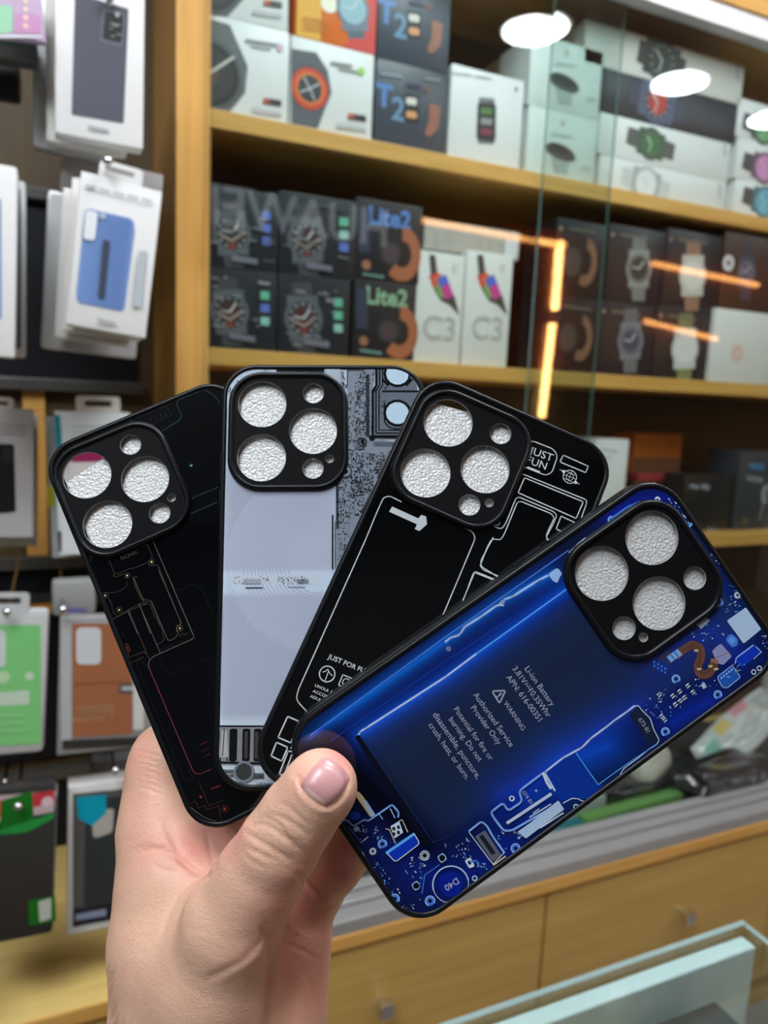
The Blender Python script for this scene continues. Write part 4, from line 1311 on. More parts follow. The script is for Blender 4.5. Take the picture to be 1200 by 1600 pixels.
def make_case(key, label, colour, draw, dx, foam_cut=None, nx=44, ny=84):
    """colour(x, y in mm) gives the print colour of the back; draw adds the line work to it"""
    root = tag(empty('phone_case', case_matrix(key)), label, 'phone case', 'fan of camera-hole phone cases')
    hw, hl = CW / 2, CL / 2
    # bumper
    mb = MB()
    mm = [(-2.3, -0.5), (-2.1, 0.25), (-1.5, 0.55), (-0.8, 0.45), (-0.25, 0.0), (0, -0.9), (0, -8.0), (-0.5, -9.2), (-1.3, -9.5), (-2.0, -9.3), (-2.2, -8.6)]
    sweep(mb, rr_path(hw, hl, CR, 10), [(a * 0.001, b * 0.001) for a, b in mm], M_TPU)
    o = mb.build('bumper', root)
    smooth_by_angle(o, 60)
    # buttons on the edge
    for y0, y1 in ((0.034, 0.046), (0.019, 0.031)):
        mb = MB()
        mb.box((-hw - 0.0007, y0, -0.0062), (-hw + 0.0006, y1, -0.0034), M_TPU, 0.0006)
        smooth_by_angle(mb.build('volume_button', root), 50)
    # printed back
    art = CaseArt(key)
    iw, il, ir = hw - 0.0019, hl - 0.0019, CR - 0.0019
    mc = (MOD_C[0] * 0.001 + dx * 0.001, MOD_C[1] * 0.001)
    ys = np.linspace(-il, il, ny + 1)
    V = np.zeros((ny + 1, nx + 1, 3))
    for j, y in enumerate(ys):
        t = max(0.0, abs(y) - (il - ir))
        hx = iw - ir + math.sqrt(max(0.0, ir * ir - t * t))
        V[j, :, 0] = np.linspace(-hx, hx, nx + 1)
        V[j, :, 1] = y
    vf = V.reshape(-1, 3)
    fs = []
    for j in range(ny):
        for i in range(nx):
            c = (V[j, i] + V[j + 1, i + 1]) / 2
            if abs(c[0] - mc[0]) < MOD_H[0] * 0.001 - 0.0035 and abs(c[1] - mc[1]) < MOD_H[1] * 0.001 - 0.0035:
                continue
            fs.append((j * (nx + 1) + i, j * (nx + 1) + i + 1, (j + 1) * (nx + 1) + i + 1, (j + 1) * (nx + 1) + i))
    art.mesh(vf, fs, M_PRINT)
    nb = len(art.v)
    draw(art)
    # trim line work that would lie under the camera frame
    ob = art.build('back_panel', root)
    at = ob.data.attributes.new('print', 'FLOAT_COLOR', 'POINT')
    colv = np.ones((len(ob.data.vertices), 4), np.float32)
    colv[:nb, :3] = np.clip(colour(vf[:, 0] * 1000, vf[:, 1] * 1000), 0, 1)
    at.data.foreach_set('color', colv.ravel())
    # raised camera frame
    fw, fl = MOD_H[0] * 0.001, MOD_H[1] * 0.001
    mb = MB()
    prof = [(0.4, -0.2), (0.1, 0.9), (-0.4, 1.7), (-1.0, 2.0), (-1.6, 1.85), (-2.0, 1.3), (-2.2, 0.9), (-2.2, -0.8), (0.4, -0.8)]
    sweep(mb, rr_path(fw, fl, MOD_R * 0.001, 10, mc), [(a * 0.001, b * 0.001) for a, b in prof], M_TPU)
    fr = mb.build('camera_frame', root)
    smooth_by_angle(fr, 55)
    cu = bpy.data.curves.new('camera_plate', 'CURVE')
    cu.dimensions = '2D'
    cu.fill_mode = 'BOTH'
    cu.extrude = 0.0006
    loops = [[p for p, _ in rr_path(fw - 0.0019, fl - 0.0019, (MOD_R - 1.9) * 0.001, 8, mc)]]
    for x, y, r in HOLES:
        loops.append([((x + dx + r * math.cos(a)) * 0.001, (y + r * math.sin(a)) * 0.001) for a in np.linspace(0, 2 * math.pi, 48, endpoint=False)])
    for pts in loops:
        sp = cu.splines.new('POLY')
        sp.points.add(len(pts) - 1)
        for p, k in zip(sp.points, pts):
            p.co = (*k, 0.0, 1)
        sp.use_cyclic_u = True
    tmp = bpy.data.objects.new('camera_plate', cu)
    me = bpy.data.meshes.new_from_object(tmp)
    bpy.data.objects.remove(tmp)
    bpy.data.curves.remove(cu)
    me.transform(Matrix.Translation((0, 0, 0.0003)))
    me.materials.clear()
    me.materials.append(M_PLATE)
    pl = bpy.data.objects.new('camera_plate', me)
    COL.objects.link(pl)
    pl.parent = root
    # thin bright lip around every hole
    mb = MB()
    rim = mat('grey_hole_lip', (0.25, 0.25, 0.25), 0.35)
    for x, y, r in HOLES:
        cc = ((x + dx) * 0.001, y * 0.001)
        path = [((cc[0] + r * 0.001 * math.cos(a), cc[1] + r * 0.001 * math.sin(a)), (-math.cos(a), -math.sin(a))) for a in np.linspace(0, 2 * math.pi, 48, endpoint=False)]
        sweep(mb, path, [(0.0, 0.00092), (0.00012, 0.00080), (0.00012, -0.0003), (0.0, -0.0003)], rim)
    mb.build('hole_lips', pl)
    # foam packing sheet inside
    mb = MB()
    pts = foam_cut or [(-37, 77), (37, 77), (37, -40), (-37, -40)]
    top = [(x * 0.001, y * 0.001, -0.0014) for x, y in pts]
    bot = [(x * 0.001, y * 0.001, -0.0020) for x, y in pts]
    mb.face(top[::-1], M_FOAM)
    mb.face(bot, M_FOAM)
    for i in range(len(pts)):
        j = (i + 1) % len(pts)
        mb.face([top[i], top[j], bot[j], bot[i]], M_FOAM)
    fo = mb.build('foam_sheet', root)
    fo['label'] = 'white bubbled foam packing sheet'
    return root
def seg_dist(x, y, pts):
    d = np.full(x.shape, 1e9)
    for a, b in zip(pts[:-1], pts[1:]):
        a, b = np.array(a), np.array(b)
        v = b - a
        t = np.clip(((x - a[0]) * v[0] + (y - a[1]) * v[1]) / (v @ v + 1e-12), 0, 1)
        d = np.minimum(d, np.hypot(x - a[0] - t * v[0], y - a[1] - t * v[1]))
    return d
def solid(c):
    return lambda x, y: np.tile(np.array(c, float), (len(x), 1))

# ---- front case: blue circuit print
I_CY, I_WH, I_PB, I_LB, I_MB = ink('cyan', 90, 170, 240), ink('pale', 196, 214, 232), ink('pale_blue', 150, 190, 236), ink('light_blue', 70, 120, 220), ink('mid_blue', 24, 66, 190)
I_NV, I_DK, I_GY, I_TX, I_CU = ink('navy', 8, 20, 84), ink('ink_dark', 8, 12, 26), ink('grey_part', 92, 96, 108), ink('caption', 158, 166, 188), ink('copper', 140, 98, 82)
I_CR, I_PK, I_LL = ink('cream', 206, 190, 150), ink('pinkish', 176, 170, 206), ink('lilac_grey', 110, 116, 160)
BU = lambda p: np.array(case_uv('blue', *p)) * 1000
B1, B2, B3, B4, B5, B6 = (860, 750, 3.5294), (640, 980, 4.2857), (880, 980, 3.75), (500, 1150, 3.3333), (440, 860, 2.5), (780, 1060, 2.857)
def pxs(reg, pts):
    z = Zm(*reg)
    return [BU(z(*p)) for p in pts]
GL_TOP = pxs(B5, [(300, 722), (640, 500), (1140, 130)])
GL_STREAK = pxs(B5, [(100, 735), (640, 355), (715, 300), (870, 190), (1050, 95)])
GL_LOW = pxs(B2, [(620, 1130), (900, 970), (1200, 740)]) + pxs(B3, [(370, 495), (440, 465)])
GL_PCB = pxs(B1, [(820, 900), (760, 1000), (1000, 760)])
BAT = pxs(B4, [(215, 0), (590, 555), (1160, 190)])
def blue_colour(x, y):
    base = np.tile(np.array([0.003, 0.007, 0.030]), (len(x), 1))
    def glow(pts, s, c, p=1.0):
        d = seg_dist(x, y, pts)
        return np.exp(-(d / s) ** p)[:, None] * np.array(c)
    bl, tl, br = BU(Zm(*B4)(590, 555)), BU(Zm(*B5)(300, 722)), BU(Zm(*B4)(1160, 190))
    base = base + glow(GL_TOP, 4.6, (0.0, 0.010, 0.19)) + glow(GL_TOP, 1.6, (0.0, 0.07, 0.46))
    base = base + glow(GL_STREAK, 3.2, (0.0, 0.006, 0.16)) + glow(GL_STREAK, 1.4, (0.0, 0.12, 0.44))
    base = base + glow(GL_LOW, 4.8, (0.0, 0.010, 0.24)) + glow(pxs(B3, [(0, 800), (120, 760), (260, 700)]), 5.0, (0.0, 0.05, 0.42))
    base = base + glow(pxs(B1, [(620, 1000), (760, 900), (900, 840), (1040, 960)]), 6.5, (0.0, 0.010, 0.22)) + glow(pxs(B1, [(330, 190), (500, 110), (620, 100)]), 4.0, (0.0, 0.006, 0.22))
    base = base + glow(pxs(B1, [(700, 200), (900, 500), (1040, 720)]), 3.0, (0.0, 0.01, 0.10)) + glow(pxs(B3, [(640, 560), (860, 430)]), 4.0, (0.0, 0.012, 0.26))
    base = base + glow(pxs(B4, [(520, 700), (680, 770), (900, 640), (1000, 560)]), 7.5, (0.0, 0.006, 0.17)) + glow(pxs(B4, [(200, 430), (340, 560), (480, 560)]), 5.0, (0.0, 0.004, 0.10))
    base = base + glow(pxs(B4, [(1080, 330), (1190, 260)]), 4.5, (0.0, 0.03, 0.36))
    # the battery cell is a cooler, duller block
    ex, ey = np.array(br) - np.array(bl), np.array(tl) - np.array(bl)
    q = np.stack([x - bl[0], y - bl[1]], 1)
    M = np.linalg.inv(np.stack([ex, ey], 1))
    st = q @ M.T
    inside = 1 / (1 + np.exp(-np.minimum(np.minimum(st[:, 0], st[:, 1]), 1.02 - st[:, 1]) * 60))
    inside = inside * (st[:, 0] < 3)
    base = base + inside[:, None] * np.array([0.006, 0.012, 0.020])
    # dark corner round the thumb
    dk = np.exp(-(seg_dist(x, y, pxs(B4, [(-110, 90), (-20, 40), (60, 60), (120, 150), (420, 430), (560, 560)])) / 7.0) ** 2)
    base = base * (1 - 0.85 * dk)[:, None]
    return base
def blue_draw(a):
    rn = random.Random(11)
    a.at(*B5)
    a.line([(112, 722), (160, 688), (640, 338), (1120, 0)], 0.45, I_LB)  # highlight on the rim's inner edge, painted as a thin line
    a.line([(108, 735), (160, 696)], 0.9, I_MB)
    for w, m in ((1.3, I_LB), (0.75, I_CY), (0.35, I_WH)):
        a.line([(640, 357), (660, 340), (690, 332), (703, 318), (715, 298), (780, 258), (838, 216), (866, 208), (868, 192), (902, 180), (1000, 118), (1040, 98)], w, m, r=1.0)
    a.fill([(1040, 92), (1078, 66), (1096, 92), (1086, 104), (1078, 128), (1060, 120)], I_PB, 1.2)
    for w, m in ((1.0, I_LB), (0.55, I_PB), (0.3, I_WH)):
        a.line([(300, 724), (306, 708), (330, 694), (640, 494), (760, 404)], w, m, r=0.6)
    a.line([(760, 404), (900, 304), (1140, 132)], 0.45, I_CY)
    a.line([(190, 745), (640, 432), (900, 262)], 0.18, I_MB)
    a.dot((652, 384), 0.9, I_LL)
    a.line([(860, 196), (850, 214), (868, 216)], 0.35, I_WH)
    # battery caption
    a.at(*B2)
    for s, p, q in (('Li-ion Battery', (785, 268), (962, 520)), ('3.81V   10.35Whr', (702, 268), (938, 596)), ('APN: 616-00351', (660, 325), (878, 622)), ('WARNING', (640, 500), (766, 684)),
                    ('Authorized Service', (440, 442), (688, 792)), ('Provider Only', (424, 530), (604, 778)), ('Potential for fire or', (310, 540), (552, 884)),
                    ('burning. Do not', (276, 608), (478, 892)), ('disassemble, puncture,', (170, 575), (466, 1006)), ('crush, heat, or burn.', (140, 645), (392, 1012))):
        a.word(s, p, q, I_TX, 0.0)
    a.line([(772, 374), (812, 424)], 0.22, I_TX)
    for k in range(3):
        a.line([(786 + 16 * k, 372 + 19 * k), (793 + 16 * k, 381 + 19 * k)], 0.22, I_TX)
    a.line([(552, 428), (642, 424), (602, 510)], 0.55, I_TX, True, 0.8)
    a.line([(612, 442), (598, 458)], 0.6, I_TX)
    a.dot((588, 466), 0.35, I_TX)
    a.at(*B4)
    a.line([(215, 0), (590, 555), (780, 470), (1010, 300)], 0.25, ink('cell_edge', 26, 44, 92))
    a.line([(196, 4), (560, 560)], 1.6, I_DK)
    # long connector plate
    a.at(*B3)
    a.fill([(385, 512), (440, 462), (500, 524), (556, 662), (505, 690)], ink('plate', 24, 34, 60))
    a.fill([(-108, 846), (0, 764), (75, 728), (205, 922), (240, 925), (150, 1020), (60, 1005), (0, 1030), (-22, 1000), (-50, 950)], ink('plate_blue', 10, 50, 150))
    for w, m in ((0.9, I_LB), (0.5, I_WH)):
        a.line([(-50, 956), (-110, 850), (0, 764), (110, 704), (160, 652), (260, 578), (300, 545), (370, 497), (415, 462)], w, m, r=0.8)
    a.line([(415, 462), (440, 458), (455, 480), (510, 535), (530, 600), (562, 660), (550, 684), (500, 715), (440, 765), (375, 812), (350, 832), (330, 872), (240, 945), (225, 970), (135, 1036), (90, 1005), (50, 1002), (0, 1030)], 0.32, I_WH, r=0.7)
    a.line([(75, 737), (140, 832), (205, 922), (290, 860), (400, 782), (550, 684)], 0.28, I_CY)
    a.word('673-81', (448, 534), (500, 612), I_TX)
    a.line([(430, 825), (445, 800), (560, 725), (690, 625)], 0.25, I_WH)
    a.line([(450, 808), (470, 790), (520, 752)], 0.4, I_DK)
    # screws
    for reg, p, r, fillm in ((B3, (660, 303), 1.35, I_LB), (B3, (905, 395), 1.35, I_LB), (B3, (598, 612), 1.35, I_LB), (B4, (545, 622), 1.5, None), (B4, (275, 600), 1.0, None),
                             (B4, (325, 562), 1.4, I_LB), (B4, (388, 848), 1.6, I_LB), (B4, (573, 858), 1.6, I_LB), (B4, (1018, 584), 1.5, I_LB), (B1, (590, 107), 0.85, None),
                             (B1, (336, 220), 1.2, I_LB), (B1, (925, 675), 1.6, I_LB), (B1, (1030, 635), 1.0, None)):
        a.at(*reg)
        if fillm:
            a.dot(p, r, fillm)
        a.circ(p, r, 0.35, I_WH if not fillm else I_PB, arc=(0.4, 5.4) if fillm else (0, 2 * math.pi))
        a.dot(p, r * 0.42, I_DK)
        if not fillm:
            a.circ(p, r * 0.6, 0.3, I_WH)
    for reg, p in ((B4, (805, 740)), (B4, (1000, 325)), (B3, (1115, 262)), (B3, (1148, 240)), (B6, (342, 572)), (B6, (55, 535))):
        a.at(*reg)
        a.circ(p, 0.75, 0.35, I_WH)
    # chips round the camera
    a.at(*B1)
    a.fill([(972, 776), (1076, 702), (1162, 822), (1064, 902)], ink('chip_pale', 170, 196, 228), 0.5)
    a.fill([(798, 792), (848, 742), (878, 776), (830, 822)], ink('chip_grey', 150, 164, 190))
    a.fill([(890, 944), (912, 920), (940, 902), (1000, 972), (952, 1020), (920, 1010)], ink('chip_lilac', 136, 142, 190), 0.6)
    a.line([(900, 985), (985, 950)], 0.3, I_CU)
    a.fill([(966, 884), (976, 858), (1000, 848), (1034, 880), (1030, 912), (1000, 924)], I_LB, 0.6)
    a.fill([(976, 884), (1000, 862), (1022, 884), (1004, 910)], ink('chip_sky', 90, 150, 230), 0.4)
    a.fill([(1012, 990), (1120, 908), (1160, 948), (1056, 1036)], ink('chip_royal', 14, 50, 180), 0.6)
    a.line([(1018, 1010), (1024, 980), (1118, 910)], 0.4, I_PB, r=0.5)
    a.line([(1130, 916), (1162, 948), (1120, 986)], 0.2, I_WH)
    a.fill([(918, 1086), (1000, 1022), (1048, 1086), (972, 1148), (950, 1142)], ink('chip_steel', 30, 84, 176), 0.8)
    a.line([(918, 1086), (1000, 1022), (1048, 1086), (972, 1148), (945, 1140)], 0.25, I_PB, True, 0.8)
    for k in range(5):
        a.fill([(936 + 14 * k, 1090 - 11 * k), (944 + 14 * k, 1084 - 11 * k), (949 + 14 * k, 1091 - 11 * k), (941 + 14 * k, 1097 - 11 * k)], I_PB)
    a.line([(972, 1086), (990, 1086)], 0.25, I_PB)
    # copper flex
    a.fill([(600, 975), (650, 935), (700, 985), (640, 1030), (560, 1060)], ink('flex_shadow', 60, 50, 80))
    for w, m in ((2.9, I_CU),):
        a.line([(700, 960), (740, 930), (785, 906), (822, 924), (832, 972), (808, 1030), (826, 1072), (868, 1072), (894, 1036), (904, 1000)], w, m, r=3.0)
    a.line([(720, 945), (785, 908), (820, 930), (830, 975), (812, 1030), (830, 1068), (864, 1066), (884, 1030)], 0.25, ink('copper_dark', 84, 56, 54), r=3.0)
    for p in ((790, 938), (806, 1040), (868, 1024), (900, 1040)):
        for k in range(2):
            a.fill([(p[0] + 8 * k, p[1]), (p[0] + 14 * k + 8, p[1] - 6), (p[0] + 14 * k + 12, p[1] + 4), (p[0] + 8 * k + 4, p[1] + 10)], I_CR)
    a.fill([(640, 975), (700, 930), (726, 962), (660, 1008)], ink('flex_pale', 120, 170, 220))
    for k in range(3):
        a.line([(640 + 22 * k, 978 - 15 * k), (662 + 22 * k, 1006 - 15 * k)], 0.35, I_MB)
    a.fill([(560, 990), (640, 1000), (656, 1040), (610, 1076), (560, 1030)], ink('flex_end', 20, 50, 130))
    for k in range(8):
        x, y = 568 + 20 * (k % 4), 996 + 22 * (k // 4) + 12 * (k % 4)
        a.fill([(x, y), (x + 9, y + 2), (x + 8, y + 14), (x - 1, y + 12)], I_LB)
    # small parts
    def chips(reg, quad, n, s0, s1, inks, ang):
        a.at(*reg)
        q = [np.array(p, float) for p in quad]
        ca, sa = math.cos(ang), math.sin(ang)
        base = a.lift()
        for _ in range(n):
            u, v = rn.random(), rn.random()
            c = (1 - u) * (1 - v) * q[0] + u * (1 - v) * q[1] + u * v * q[2] + (1 - u) * v * q[3]
            w, h = s0 + rn.random() * (s1 - s0), s0 * 0.6 + rn.random() * (s1 - s0) * 0.5
            m = rn.choice(inks)
            hh = base + (_ % 8) * 0.0000013
            a.fill([(c[0] + ca * x - sa * y, c[1] + sa * x + ca * y) for x, y in ((-w, -h), (w, -h), (w, h), (-w, h))], m, h=hh)
        a.k += 8
    mix = [I_WH, I_PB, I_LL, I_GY, I_CY]
    for p in ((640, 402), (680, 376), (728, 342), (655, 452), (682, 432), (708, 412), (758, 380), (560, 395), (575, 520), (592, 542)):
        a.at(*B3)
        x, y = p
        a.fill([(x - 14, y - 2), (x + 4, y - 17), (x + 16, y + 2), (x - 2, y + 17)], ink('part_dark', 26, 32, 50))
        a.fill([(x - 14, y - 2), (x + 4, y - 17), (x + 7, y - 10), (x - 10, y + 5)], I_WH)
        a.fill([(x - 5, y + 12), (x + 12, y - 4), (x + 16, y + 2), (x - 2, y + 17)], I_WH)
    a.fill([(804, 338), (824, 322), (840, 348), (820, 362)], ink('chip_pale', 170, 196, 228))
    for reg, quad, n, ang in ((B3, ((470, 400), (600, 360), (640, 520), (490, 540)), 34, -0.6), (B3, ((600, 440), (760, 330), (780, 400), (640, 500)), 14, -0.6),
                              (B1, ((720, 840), (900, 740), (960, 860), (820, 900)), 26, -0.6), (B1, ((930, 640), (1060, 640), (1060, 720), (960, 760)), 20, -0.6), (B1, ((1160, 850), (1200, 850), (1200, 960), (1170, 960)), 10, -0.6),
                              (B1, ((640, 90), (700, 130), (790, 250), (720, 220)), 16, 0.9), (B1, ((860, 390), (920, 430), (930, 470), (890, 440)), 7, 0.9), (B1, ((1000, 1000), (1080, 1020), (1060, 1080), (1000, 1060)), 12, -0.6),
                              (B3, ((760, 300), (900, 300), (900, 350), (780, 360)), 10, -0.6),
                              (B4, ((270, 480), (330, 460), (330, 540), (280, 540)), 16, 1.0), (B4, ((440, 610), (520, 570), (560, 690), (470, 680)), 18, -0.6), (B4, ((240, 640), (320, 640), (440, 860), (380, 860)), 20, 1.0),
                              (B4, ((420, 690), (540, 640), (560, 760), (470, 760)), 12, 1.0), (B4, ((640, 560), (780, 510), (790, 640), (700, 640)), 26, 0.9), (B4, ((820, 640), (880, 660), (880, 700), (820, 700)), 8, 0.9),
                              (B4, ((920, 500), (950, 490), (980, 590), (940, 580)), 8, 0.9), (B4, ((1000, 490), (1040, 480), (1060, 530), (1010, 530)), 12, 0.9), (B4, ((420, 880), (530, 830), (520, 900), (440, 910)), 10, 0.9),
                              (B4, ((180, 470), (240, 460), (260, 540), (200, 540)), 12, 1.0)):
        chips(reg, quad, n, 2.2, 6.5, mix, ang)
    # lower boards
    a.at(*B4)
    a.fill([(346, 604), (488, 505), (520, 556), (392, 654)], ink('chip_royal', 14, 50, 180), 1.2)
    a.line([(346, 606), (488, 508)], 0.9, I_CY)
    a.line([(488, 505), (520, 556), (392, 654), (348, 606)], 0.3, I_WH, r=1.2)
    a.fill([(366, 468), (412, 440), (432, 500), (388, 530)], I_WH)
    for k in range(4):
        x, y = 374 + 24 * (k % 2), 474 + 28 * (k // 2) - 8 * (k % 2)
        a.fill([(x, y), (x + 14, y - 6), (x + 20, y + 12), (x + 6, y + 18)], ink('part_dark', 26, 32, 50))
    a.line([(342, 480), (362, 486), (392, 556)], 0.3, I_CR)
    a.line([(414, 438), (428, 434), (456, 498)], 0.3, I_CR)
    a.fill([(175, 296), (196, 284), (218, 304), (290, 412), (262, 420)], I_CR, 0.6)
    a.fill([(222, 340), (240, 332), (290, 410), (268, 418)], ink('chip_pale', 170, 196, 228))
    for w, m in ((0.7, I_LB), (0.35, I_PB)):
        a.line([(100, 442), (140, 434), (172, 466), (200, 452), (230, 432), (250, 440), (375, 354), (410, 396), (406, 420)], w, m, r=0.8)
    a.line([(366, 376), (390, 424)], 0.3, I_PB)
    a.line([(308, 404), (326, 430)], 0.3, I_PB)
    a.fill([(150, 396), (190, 390), (212, 410), (206, 432), (166, 440)], I_MB, 1.5)
    a.fill([(168, 480), (190, 462), (212, 482), (186, 500)], I_PB, 0.8)
    a.fill([(94, 452), (116, 456), (150, 510), (212, 596), (196, 606), (134, 520)], I_LL)
    a.fill([(196, 596), (212, 600), (244, 640), (232, 658)], I_GY)
    a.fill([(212, 598), (226, 606), (232, 626), (216, 616)], I_WH)
    a.line([(216, 550), (250, 522)], 0.3, I_WH)
    a.line([(216, 556), (150, 470)], 0.25, I_LB)
    a.circ((680, 770), 6.1, 0.45, I_PB, arc=(1.2, 4.4))
    a.circ((680, 770), 6.1, 0.22, I_WH)
    a.fill([(608 + 0 * k, 770) for k in range(1)] + [(680 + 62 * math.cos(t), 770 + 66 * math.sin(t)) for t in np.linspace(math.pi, 3 * math.pi, 24)], ink('coin_blue', 8, 30, 140))
    a.word('D40', (718, 748), (652, 792), I_TX, 0.01)
    for p in ((635, 632), (500, 776)):
        x, y = p
        a.fill([(x - 26, y - 6), (x + 4, y - 28), (x + 26, y + 6), (x - 4, y + 28)], ink('gold_part', 150, 146, 140), 0.4)
        a.dot(p, 1.15, I_DK)
        a.circ(p, 1.2, 0.25, I_PB)
    for w, m in ((0.8, I_LB), (0.4, I_PB)):
        a.line([(775, 492), (838, 442), (866, 462), (898, 520), (958, 604)], w, m, r=1.5)
    a.line([(958, 604), (900, 664), (880, 640), (776, 500)], 0.25, I_WH)
    a.fill([(806, 520), (858, 488), (944, 618), (896, 652)], I_GY)
    a.fill([(826, 520), (846, 508), (914, 606), (894, 618)], ink('part_dark', 26, 32, 50))
    a.line([(902, 668), (964, 624)], 0.5, I_CR)
    a.fill([(752, 646), (782, 628), (806, 676), (776, 686)], I_WH, 0.5)
    a.fill([(766, 650), (780, 644), (788, 664), (774, 668)], I_NV)
    a.line([(790, 650), (812, 646), (822, 662)], 0.9, I_LB, r=1.0)
    a.line([(530, 816), (545, 720), (620, 668)], 0.3, I_LB)
    a.line([(515, 800), (530, 716)], 0.3, I_MB)
    # block beside the plate
    a.fill([(1062, 340), (1170, 206), (1196, 260), (1196, 330), (1080, 370)], ink('plate_blue', 10, 50, 150), 1.0)
    for w, m in ((0.9, I_LB), (0.4, I_PB)):
        a.line([(1176, 190), (1156, 192), (1034, 284), (1052, 338), (978, 388), (952, 344), (888, 394), (904, 424), (956, 492), (1000, 488), (1200, 372)], w, m, r=1.4)
    a.line([(1160, 190), (1180, 240), (1200, 270)], 0.9, I_WH)
    a.line([(974, 450), (1200, 300)], 1.0, I_WH)
    a.line([(974, 451), (1200, 301)], 0.5, ink('chip_pale', 170, 196, 228))
    a.line([(1090, 420), (1200, 352)], 0.4, I_WH)
    a.word('074 81', (1056, 286), (1100, 346), I_TX)
    a.line([(1116, 282), (1132, 282)], 0.25, I_PB)
    a.line([(1124, 274), (1124, 290)], 0.25, I_PB)
    a.at(*B6)
    a.fill([(80, 682), (118, 712), (288, 582), (262, 542), (214, 580), (190, 596), (140, 640)], ink('chip_pale', 170, 196, 228), 0.4)
    a.line([(182, 664), (284, 598)], 0.45, I_WH)
    a.line([(150, 598), (176, 580)], 0.3, I_WH)
    a.at(*B1)
    for k in range(3):
        a.line([(980 + 26 * k, 580 + 30 * k), (1016 + 10 * k, 588 + 20 * k)], 0.22, I_LB)
    a.line([(100, 400), (150, 350), (190, 318)], 0.3, I_WH)
    a.line([(330, 214), (420, 150), (490, 122)], 0.7, I_LB)
    a.line([(757, 262), (780, 238)], 1.0, I_CY)
    a.line([(1090, 1140), (1180, 1070)], 0.25, I_WH)

